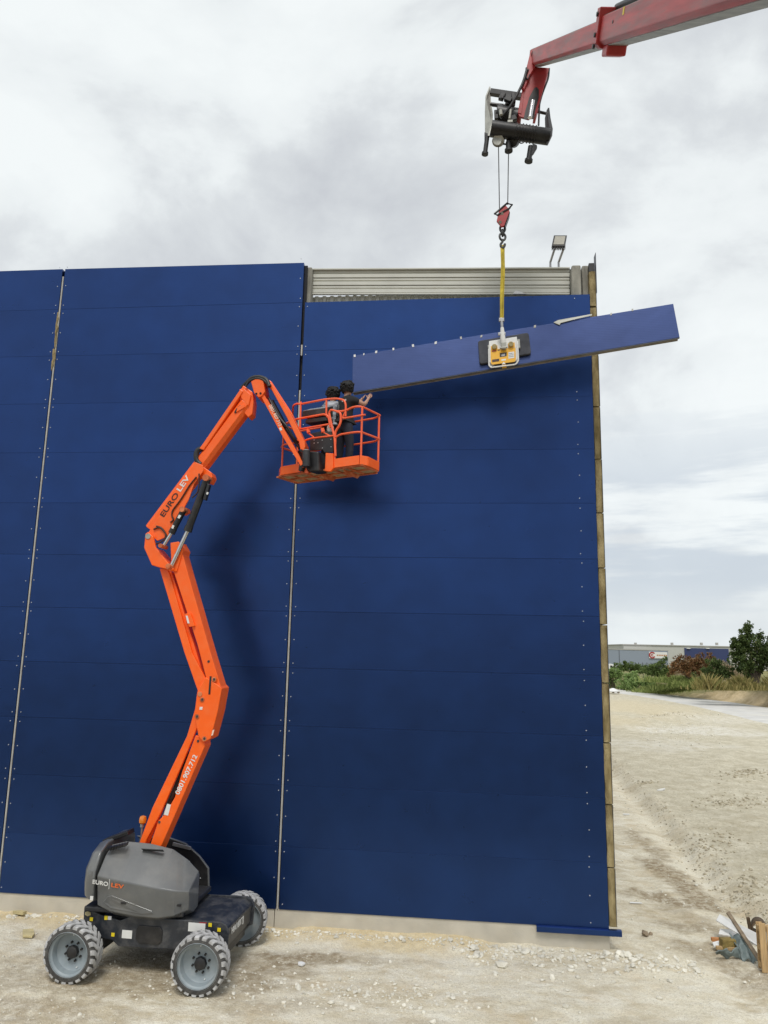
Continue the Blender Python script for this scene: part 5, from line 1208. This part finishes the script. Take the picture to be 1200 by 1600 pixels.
# tarpaulin: a crumpled sheet
def tarp(pts_px, z0, z1, nu=14, nv=10, seed=1):
    vs = []; fs = []
    for i in range(nu+1):
        for j in range(nv+1):
            u, v = i/nu, j/nv
            a = V((*pts_px[0], z0[0])).lerp(V((*pts_px[1], z0[1])), u); b = V((*pts_px[3], z0[3])).lerp(V((*pts_px[2], z0[2])), u)
            c = a.lerp(b, v); p = at(c.x, c.y, z=max(.01, c.z))
            f_ = noise.noise(V((u*5+seed, v*2.2, seed)))*.05+.03*math.sin(u*11+v*3+seed)
            vs.append(p+V((f_*.3, -abs(f_)*.6, f_)))
    for i in range(nu):
        for j in range(nv): q = i*(nv+1)+j; fs.append((q, q+nv+1, q+nv+2, q+1))
    return vs, fs
mb = MB(); mb.add(*tarp([(1138, 1460), (1159, 1462), (1185, 1503), (1160, 1498)], (.26, .26, .03, .03), 0)); mb.add(*tarp([(1118, 1485), (1153, 1482), (1160, 1497), (1121, 1491.5)], (.14, .16, .02, .02), 0, seed=4))
mb.add(*tarp([(1150, 1478), (1160, 1465), (1184, 1503), (1158, 1497)], (.20, .24, .02, .02), 0, seed=7))
o = mb.build('tarpaulin', M['tarp'], smooth=True, ang=70, origin=at(1155, 1490, z=0)); s_ = o.modifiers.new('s', 'SOLIDIFY'); s_.thickness = .012
tag(o, 'crumpled grey green tarpaulin draped over the rubbish heap', 'tarpaulin')
# crate of upright planks
y0 = at(1186, 1518, z=.03).y; xl = at(1187, 1480, y=y0).x; ct = at(1190, 1443, y=y0).z
crate = thing('wooden_pallet', 'raw pine pallet standing on its edge at the right edge of the photo', 'pallet', (xl+.35, y0+.1, 0))
w = .118
for k in range(7):
    x = xl+w*(k+.5); h_ = ct-.03+random.uniform(-.03, .02)
    MB().box((x, y0+random.uniform(-.012, .012)+.02*(k % 2), .02+h_/2), (w-.014, .026, h_), Matrix.Rotation(random.uniform(-.014, .014), 3, 'Y')).build('plank', M['wood'], crate, bevel=.003, seg=1)
for z in (.12, ct*.5, ct*.88): MB().box((xl+.42, y0+.085, z), (.82, .09, .085)).build('bearer', M['wood'], crate, bevel=.004)
for k in range(4):
    x = xl+.06+.22*k; MB().box((x, y0+.145, .02+ct*.48), (w-.02, .022, ct*.94)).build('plank', M['wood'], crate, bevel=.003, seg=1)
a = at(1171.5, 1449, z=.3)
o = MB().box(a, (.055, .05, .34), Matrix.Rotation(-.12, 3, 'Y')).build('post_stub', M['wood_dark'], origin=a, bevel=.006); tag(o, 'dark brown wooden stub standing behind the white board', 'timber')
a = at(1184, 1449, z=.3)
mb = MB(); n = 12; vs = []
for i in range(n+1):
    t = i/n*4.2+.3; r_ = .15-.012*t
    for s in (-.16, .16): vs.append(a+V((math.cos(t)*r_+s*.3, s, math.sin(t)*r_)))
mb.add(vs, [(2*i, 2*i+1, 2*i+3, 2*i+2) for i in range(n)]); o = mb.build('bark_sheet', M['wood_dark'], origin=a, smooth=True); s_ = o.modifiers.new('s', 'SOLIDIFY'); s_.thickness = .015
tag(o, 'curled brown sheet behind the pine pallet', 'scrap')

# scraps on the ground
def scrap(px, py, pts, m, label, cat, h=.02):
    c = at(px, py, z=0); c.z = ground_z(c.x, c.y)
    mb = MB(); mb.prism([c+V((x, y, .008+random.uniform(0, h*.6))) for x, y in pts], (0, 0, h)); o = mb.build('scrap', M[m], origin=c, bevel=.004); return tag(o, label, cat)
scrap(41, 1461, [(-.16, .15), (0, .22), (.18, -.05), (.2, -.15), (.02, -.14)], 'scrap', 'yellowish wool scrap lying on the gravel near the left edge', 'scrap', .04)
scrap(30, 1432, [(-.12, -.04), (.1, -.05), (.12, .04), (-.02, .09)], 'scrap', 'small pale yellow wool scrap close to the plinth at far left', 'scrap', .06)
scrap(1035, 1246, [(-.22, -.16), (-.02, -.02), (.08, .12), (.16, .2), (.1, .02), (-.05, -.12)], 'white', 'crumpled white plastic scrap on the rough soil', 'scrap', .05)
scrap(978, 1273, [(-.1, -.05), (.1, -.05), (.12, .04), (-.08, .05)], 'white', 'small white scrap in the pale track beside the building', 'scrap')
scrap(993, 1412, [(-.13, -.04), (.14, -.03), (.12, .03), (-.1, .03)], 'white', 'flat pale scrap near the building corner', 'scrap', .012)
scrap(471, 1510, [(-.05, -.04), (.02, -.05), (.06, .02), (0, .06), (-.06, .03)], 'board', 'flat white stone on the damp patch beside the lift', 'stone', .03)
c = at(1008, 1460, z=0); c.z = ground_z(c.x, c.y)
o = MB().ico(c+V((0, 0, .03)), .065, .4, (1, .8, .7)).ico(c+V((.09, -.03, .02)), .045, .4).ico(c+V((-.02, -.1, .03)), .06, .4).build('clod', M['wood_grey'], origin=c); tag(o, 'brown clod of earth in front of the building corner', 'clod')

# loose stones (nobody could count them)
def stones():
    rn = random.Random(11)
    me_m = mat('chalk_stone', (.68, .65, .56), .95, var=.15, vscale=3, bump=.4)
    mb = MB()
    def put(x, y, r): mb.ico((x, y, ground_z(x, y)+r*.25), r, .35, (1, rn.uniform(.6, 1), rn.uniform(.5, .8)), rn)
    for i in range(5200):
        x, y = rn.uniform(-6.5, 9), rn.uniform(-4.9, -.1)
        if fbm(x, y, .9, 4, 31) > rn.uniform(-.25, .45): put(x, y, abs(rn.gauss(0, .008))+.004)
    for i in range(60): put(rn.uniform(-6.5, 9), rn.uniform(-4.9, -.4), abs(rn.gauss(0, .016))+.018)
    for i in range(430):                                   # chunky spoil along the plinth, right half
        x = rn.uniform(3.4, 7.4); y = -.15-abs(rn.gauss(0, .42)); put(x, y, abs(rn.gauss(0, .026))+.012)
    for i in range(200): put(rn.uniform(-6, .5), -.12-abs(rn.gauss(0, .12)), abs(rn.gauss(0, .022))+.01)
    for i in range(260): put(rn.uniform(.3, 4), -.15-abs(rn.gauss(0, .12)), abs(rn.gauss(0, .014))+.008)
    for i in range(350): put(rn.gauss(1.8, 1.3), rn.gauss(-2.3, .35), abs(rn.gauss(0, .018))+.008)
    for i in range(1500):
        y = rn.uniform(0, 26); x = 6.6+rn.random()*(8+y*.45); put(x, y, abs(rn.gauss(0, .014))+.008)
    for i in range(420): c = at(rn.uniform(1000, 1130), rn.gauss(1140, 14), z=0); put(c.x, c.y, abs(rn.gauss(0, .03))+.02)
    o = mb.build('loose_stones', me_m); tag(o, 'loose pale chalk stones scattered over the yard', kind='stuff')
    mb = MB()
    dm = mat('earth_clod', (.44, .39, .285), .95, var=.25, vscale=5, bump=.5)
    for i in range(900):
        k = rn.randrange(len(RUT)-2); a, b = RUT[k], RUT[k+1]; t = rn.random(); p = a.lerp(b, t); x, y = p.x+rn.gauss(.15, .25), p.y+rn.gauss(0, .25); r = abs(rn.gauss(0, .014))+.008
        mb.ico((x, y, ground_z(x, y)+r*.2), r, .4, (1, 1, .7), rn)
    for px, py, sx, sy, n_ in ((1165, 1222, 26, 5, 220), (1150, 1262, 40, 7, 200), (1045, 1120, 20, 2.5, 160), (1120, 1330, 25, 10, 90), (1180, 1395, 15, 8, 60), (1010, 1232, 9, 2, 30)):
        for i in range(n_):
            c = at(rn.gauss(px, sx), rn.gauss(py, sy), z=0); r = abs(rn.gauss(0, .022))+.012; mb.ico((c.x, c.y, ground_z(c.x, c.y)+r*.2), r, .4, (1, 1, .7), rn)
    o = mb.build('earth_clods', dm); tag(o, 'brown earth clods along the ruts', kind='stuff')
stones()

# ------------------------------------------------------------------ vegetation beyond the road
def leaf_mat(name, dark, light, tip=None):
    m = bpy.data.materials.new(name); m.use_nodes = True; nt = m.node_tree; N = nt.nodes; L = nt.links; b = N['Principled BSDF']
    b.inputs['Roughness'].default_value = .6; b.inputs['Specular IOR Level'].default_value = .3
    ge = N.new('ShaderNodeNewGeometry'); rp = N.new('ShaderNodeValToRGB'); e = rp.color_ramp.elements
    e[0].color = (*dark, 1); e[1].color = (*light, 1); e[0].position = .1; e[1].position = .9
    if tip: x = e.new(.97); x.color = (*tip, 1)
    L.new(ge.outputs['Random Per Island'], rp.inputs[0]); L.new(rp.outputs[0], b.inputs['Base Color'])
    tr = N.new('ShaderNodeBsdfTranslucent'); L.new(rp.outputs[0], tr.inputs[0]); ms = N.new('ShaderNodeMixShader'); ms.inputs[0].default_value = .4
    L.new(b.outputs[0], ms.inputs[1]); L.new(tr.outputs[0], ms.inputs[2]); L.new(ms.outputs[0], N['Material Output'].inputs[0])
    return m
M['leaf_dark'] = leaf_mat('leaf_dark', (.04, .065, .018), (.11, .16, .045), (.18, .19, .08))
M['leaf_mid'] = leaf_mat('leaf_mid', (.065, .11, .028), (.19, .25, .08))
M['leaf_pale'] = leaf_mat('leaf_pale', (.15, .235, .06), (.36, .48, .19))
M['leaf_rust'] = leaf_mat('leaf_rust', (.10, .05, .02), (.32, .17, .07), (.14, .14, .05))
M['grass_gold'] = leaf_mat('grass_gold', (.17, .17, .05), (.46, .38, .16))
M['grass_green'] = leaf_mat('grass_green', (.13, .18, .045), (.36, .41, .14))
M['grass_straw'] = leaf_mat('grass_straw', (.28, .22, .13), (.48, .39, .27))
M['bark'] = mat('bark', (.09, .07, .05), .9, var=.3)
def leaf(mb, c, s, rn, up=.0):
    d = V((rn.gauss(0, 1), rn.gauss(0, 1), rn.gauss(up, 1))).normalized(); e = d.orthogonal().normalized(); e = (Matrix.Rotation(rn.uniform(0, 6.28), 3, d) @ e)
    f = d.cross(e); a = s*rn.uniform(.6, 1.3); b = a*rn.uniform(.35, .6)
    mb.add([c-e*a, c+f*b, c+e*a, c-f*b], [(0, 1, 2, 3)])
def plant(name, label, cat, base, clumps, m, leaf_s, dens, seed, trunk=True, group=None, up=0):
    """clumps: (dx, dy, dz, rx, rz) in metres from the base"""
    rn = random.Random(seed); base = V(base); t = thing(name, label, cat, base, group)
    mb = MB(); br = MB()
    for dx, dy, dz, rx, rz in clumps:
        c = base+V((dx, dy, dz))
        if trunk: br.tube([base+V((dx*.08, dy*.08, -.3)), base+V((dx*.35, dy*.3, dz*.45)), c], [.07+.02*dz, .05, .02], 6)
        n = int(dens*2.2*rx*rx*rz**.5)
        sub = [(c+V((rn.gauss(0, .5)*rx, rn.gauss(0, .5)*rx, rn.gauss(0, .5)*rz)), rn.uniform(.2, .42)*rx) for _ in range(10)]
        for i in range(n):
            if rn.random() < .3:
                d = V((rn.gauss(0, 1), rn.gauss(0, 1), rn.gauss(0, 1))).normalized()*rn.random()**.4; p = c+V((d.x*rx, d.y*rx, d.z*rz))
            else:
                sc, sr = rn.choice(sub); d = V((rn.gauss(0, 1), rn.gauss(0, 1), rn.gauss(0, 1))).normalized()*sr*rn.random()**.5; p = sc+d
            leaf(mb, p, leaf_s, rn, up)
    mb.build('crown', M[m], t)
    if br.v: br.build('branches' if not trunk else 'trunk', M['bark'], t, smooth=True)
    return t
def ba(px, py, Y): return at(px, py, y=Y)
def rclump(rn, w, h, n):
    return [(rn.uniform(-w, w), rn.uniform(-w*.6, w*.6), h*rn.uniform(.25, .8), w*rn.uniform(.3, .5), h*rn.uniform(.18, .3)) for _ in range(n)]
b_ = ba(1180, 1066, 69)
plant('deciduous_tree', 'tall dark green tree at the right edge beyond the road', 'tree', b_, [(-1.3, 0, 3.6, 1.0, 1.1), (-1.7, .2, 2.3, .9, .9), (-.6, .1, 5.0, .75, .8), (-.2, -.2, 4.0, 1.1, 1.0), (.3, 0, 2.6, 1.3, 1.3), (-.9, -.2, 1.5, 1.1, .8), (1.4, .2, 3.6, 1.1, 1.2), (1.9, 0, 2.2, 1.2, 1.2), (.9, .1, 4.9, .35, .7), (-.45, 0, 5.7, .45, .5), (-1.9, 0, 4.1, .5, .5), (2.4, 0, 4.5, .9, 1.0)], 'leaf_dark', .15, 620, 1)
b_ = ba(1120, 1066, 70); rn = random.Random(21)
plant('bush', 'dark olive bush left of the tall tree', 'bush', b_, [(-.7, 0, .9, .9, .8), (.4, 0, 1.4, .9, .9), (0, .2, 2.0, .8, .6), (1.0, 0, 1.0, .9, .8), (-.2, -.3, .6, 1.2, .6)], 'leaf_dark', .12, 640, 2)
b_ = ba(1076, 1058, 78)
plant('bush', 'rust brown dry shrub on the bank in the middle distance', 'bush', b_, [(-1.5, 0, 1.1, .8, .8), (-.4, 0, 1.7, .9, .9), (.8, 0, 1.6, .9, .8), (1.8, .2, 1.3, .8, .8), (0, -.3, .7, 1.3, .6), (2.4, 0, 2.2, .6, .6), (-1.0, 0, 2.2, .4, .5), (1.4, .1, 2.4, .5, .5)], 'leaf_rust', .12, 560, 3)
b_ = ba(1025, 1054, 88)
plant('bush', 'rounded dark green bush between pale shrubs and rust shrub', 'bush', b_, [(-.8, 0, .6, .9, .8), (.6, 0, .9, 1.0, .9), (0, 0, .3, 1.4, .6), (.9, 0, 1.6, .5, .5), (1.6, 0, .3, .8, .6)], 'leaf_mid', .12, 640, 4)
for i, (px, py, Y, h_, lb) in enumerate(((957, 1078, 101, 3.3, 'pale green willowy shrub right beside the building edge'), (981, 1082, 96, 3.2, 'pale green willowy shrub second from the building edge'), (1003, 1083, 92, 2.4, 'low pale green shrub at the road verge, right of the willowy shrubs'))):
    rn = random.Random(40+i); b_ = ba(px, py, Y)
    plant('shrub', lb, 'shrub', b_, [(rn.uniform(-1.3, 1.3), rn.uniform(-.6, .6), h_*rn.uniform(.2, .8), .75, h_*.24) for _ in range(10)], 'leaf_pale', .13, 520, 50+i, group='pale shrubs along the road', up=1.2)
b_ = ba(985, 1046, 118)
plant('bush', 'low dark green bush behind the pale shrubs', 'bush', b_, [(-1.8, 0, .3, 1.2, .8), (0, 0, .5, 1.3, .9), (1.8, 0, .2, 1.2, .8), (3.2, 0, .0, 1.0, .6)], 'leaf_mid', .16, 380, 6)
def grass(name, label, spots, m, n, h, w, seed, lean=.35):
    rn = random.Random(seed); mb = MB()
    for i in range(n):
        b_, rx = rn.choice(spots); p = V(b_)+V((rn.gauss(0, rx), rn.gauss(0, rx*.6), 0)); hh = h*rn.uniform(.5, 1.25)*(.75+.9*max(-.5, noise.noise(V((p.x*.55, p.y*.55, seed))))); d = V((rn.gauss(0, lean), rn.gauss(0, lean), 1)).normalized()
        s = V((rn.uniform(-1, 1), rn.uniform(-1, 1), 0)).normalized()*w
        mb.add([p-s-V((0, 0, .15)), p+s-V((0, 0, .15)), p+d*hh*.6+s*.6, p+d*hh+V((d.x, d.y, -.1))*hh*.25], [(0, 1, 2, 3)])
    o = mb.build(name, M[m]); return tag(o, label, kind='stuff')
grass('dry_grass', 'golden long grass along the top of the earth bank', [(ba(1115+k*9, 1076-k*.1, 67), 1.0) for k in range(14)], 'grass_gold', 4200, 1.1, .03, 61)
grass('verge_grass', 'green weeds on the road verge below the shrubs', [(ba(1010+k*8, 1083-k*1.2, 90-k*1.3), 1.1) for k in range(11)], 'grass_green', 5200, .75, .035, 62)
grass('weeds', 'yellow green weeds in front of the rust shrub', [(ba(1030+k*9, 1064+k*.5, 84-k), 1.0) for k in range(9)], 'grass_green', 3400, .8, .035, 63)
# straw covered mound behind
def mound():
    mb = MB(); vs = []; fs = []; nx, ny = 40, 10
    c0 = ba(1060, 1040, 112)
    for i in range(nx+1):
        for j in range(ny+1):
            u, v = i/nx*2-1, j/ny*2-1
            x = c0.x+u*6.5+3.6; y = 112+v*6
            z = 4.3*max(0, 1-u*u)**.7*max(0, 1-v*v)+.3*fbm(x, y, .4, 3, 4)-.2
            vs.append((x, y, z))
    for i in range(nx):
        for j in range(ny): q = i*(ny+1)+j; fs.append((q, q+ny+1, q+ny+2, q+1))
    mb.add(vs, fs); o = mb.build('mound', M['straw_soil'], smooth=True, ang=80); tag(o, 'straw coloured earth mound behind the rust shrub', kind='structure')
    return [(V(p), .5) for p in vs if p[2] > 1.5 and p[1] < 113]
M['straw_soil'] = mat('straw_soil', (.36, .29, .18), .95, var=.2, vscale=1.2, bump=.4)
grass('straw_grass', 'pale straw grass covering the mound', mound(), 'grass_straw', 7000, .8, .05, 64)

# ------------------------------------------------------------------ far warehouses, vans, fence
M['far_cream'] = mat('far_cream_cladding', (.50, .50, .46), .7, var=.03, vscale=.05)
M['far_blue'] = mat('far_blue_grey_cladding', (.25, .29, .35), .7, var=.04, vscale=.05)
M['far_navy'] = mat('far_navy_cladding', (.03, .045, .13), .6, var=.04, vscale=.05)
M['far_red'] = mat('sign_red', (.35, .03, .03), .6, var=.02)
yc = 262
a, b = ba(974, 1007.5, yc), ba(1142, 1007.5, yc)
fw = thing('far_warehouse', 'long cream distribution warehouse on the horizon with a navy section', 'building', (a.x+30, yc, 0))
MB().box(((a.x+b.x)/2+10, yc+30, a.z/2-.5), (b.x-a.x+20, 60, a.z+1)).build('wall', M['far_cream'], fw)
MB().box(((a.x+b.x)/2+10, yc+30, a.z+.12), (b.x-a.x+20.6, 60.6, .3)).build('roof_edge', M['light_strip'], fw)
p, q = ba(1069, 1012.5, yc), ba(1139, 1030, yc); MB().box(((p.x+q.x)/2, yc-.15, p.z/2), (q.x-p.x, .3, p.z)).build('navy_section', M['far_navy'], fw)
for px in (1075, 1105): c = ba(px, 1013, yc); MB().box(c+V((0, -.5, 0)), (1.2, .6, .3)).build('wall_lamp', M['white'], fw)
for px in (993, 1050, 1096, 1120): c = ba(px, 1007, yc+4); MB().box(c+V((0, 0, .2)), (.8, .8, .9)).build('roof_vent', M['light_strip'], fw)
yb2 = 236
a, b = ba(940, 1015.2, yb2), ba(1043.5, 1017.2, yb2)
gw = thing('far_warehouse', 'low blue grey warehouse with a white sign in front of the cream one', 'building', (a.x+10, yb2, 0))
MB().prism([V((a.x-14, yb2, -1)), V((b.x, yb2, -1)), V((b.x, yb2, b.z)), V((a.x-14, yb2, a.z+.2))], (0, 25, 0)).build('wall', M['far_blue'], gw)
MB().prism([V((a.x-14, yb2-.1, a.z+.2)), V((b.x+.2, yb2-.1, b.z)), V((b.x+.2, yb2-.1, b.z+.25)), V((a.x-14, yb2-.1, a.z+.45))], (0, 25.3, 0)).build('roof_edge', M['light_strip'], gw)
p = ba(967.5, 1025, yb2-.02); MB().box((p.x, yb2-.03, 3), (.12, .06, 6.2)).build('cladding_joint', M['black_metal'], gw)
p, q = ba(1014, 1018.5, yb2-.3), ba(1043, 1029, yb2-.3)
sg = MB().box(((p.x+q.x)/2, yb2-.2, (p.z+q.z)/2), (q.x-p.x, .3, p.z-q.z)).build('sign', M['white'], gw)
c = ba(1019.2, 1023.6, yb2-.4); mb = MB()
for r0, r1 in ((.62, 1.05), (.15, .42)):
    pts = [(r0, r1)]; k = 20; vs = []
    for i in range(k+1):
        t = .6+i/k*5.2; vs += [V((c.x+math.cos(t)*r0, yb2-.37, c.z+math.sin(t)*r0)), V((c.x+math.cos(t)*r1, yb2-.37, c.z+math.sin(t)*r1))]
    mb.add(vs, [(2*i, 2*i+1, 2*i+3, 2*i+2) for i in range(k)])
mb.build('emblem', M['far_red'], sg)
mb = MB()
for k in range(6): mb.box((c.x+1.6+k*.55, yb2-.37, c.z), (.38, .02, .42))
mb.build('sign_lettering', M['terracotta'], sg, kind='stuff')
for i, (px, lb) in enumerate(((950, 'white van parked beside the far blue grey warehouse, nearest the building edge'), (960, 'white van parked far off, the right one of the pair'))):
    c = ba(px, 1038, 190); z0 = .0
    v_ = thing('white_van', lb, 'van', (c.x, 190, 0), 'vans parked by the far warehouse')
    MB().prism([V((c.x-1.3, 189, .4)), V((c.x+1.2, 189, .4)), V((c.x+1.2, 189, 1.2)), V((c.x+.9, 189, 1.9)), V((c.x-1.3, 189, 2.3))], (0, 2, 0)).build('body', M['white'], v_, bevel=.1)
    for dx in (-.8, .75): MB().cyl((c.x+dx, 188.95, .35), (c.x+dx, 189.3, .35), .34, 12).build('wheel', M['black'], v_)
    MB().prism([V((c.x+.35, 188.98, 1.25)), V((c.x+1.05, 188.98, 1.25)), V((c.x+.85, 188.98, 1.8)), V((c.x+.35, 188.98, 1.8))], (0, .02, 0)).build('window', M['black'], v_)
a, b = ba(998, 1042, 150), ba(1050, 1042, 150)
fe = thing('fence', 'thin dark post and wire fence behind the pale shrubs', 'fence', (a.x, 150, 0))
for k in range(9): x = a.x+(b.x-a.x)*k/8; MB().box((x, 150, 1.6), (.1, .1, 3.3)).build('fence_post', M['black_metal'], fe)
for z in (.8, 1.6, 2.4, 3.1): MB().cyl((a.x, 150, z), (b.x, 150, z), .015, 5).build('wire', M['rope'], fe)
# pallet of bags at the far end of the yard
c = at(958, 1083, z=.1); pa = thing('pallet', 'small wooden pallet at the far edge of the yard near the building', 'pallet', (c.x, c.y, .1))
for k in range(5): MB().box((c.x, c.y-.5+k*.25, .28), (1.5, .14, .04)).build('board', M['wood_grey'], pa)
for k in range(3): MB().box((c.x-.65+k*.65, c.y, .19), (.1, 1.1, .13)).build('bearer', M['wood_grey'], pa)
mb = MB(); mb.lathe((c.x, c.y, .30), (0, 0, 1), [(.74, 0), (.72, .10), (.55, .22), (.3, .34), (.12, .42), (0, .44)], 12); o = mb.build('rubble_bag', M['board'], origin=(c.x, c.y, .3), smooth=True); tag(o, 'pale bag of material heaped on the small pallet', 'bag')
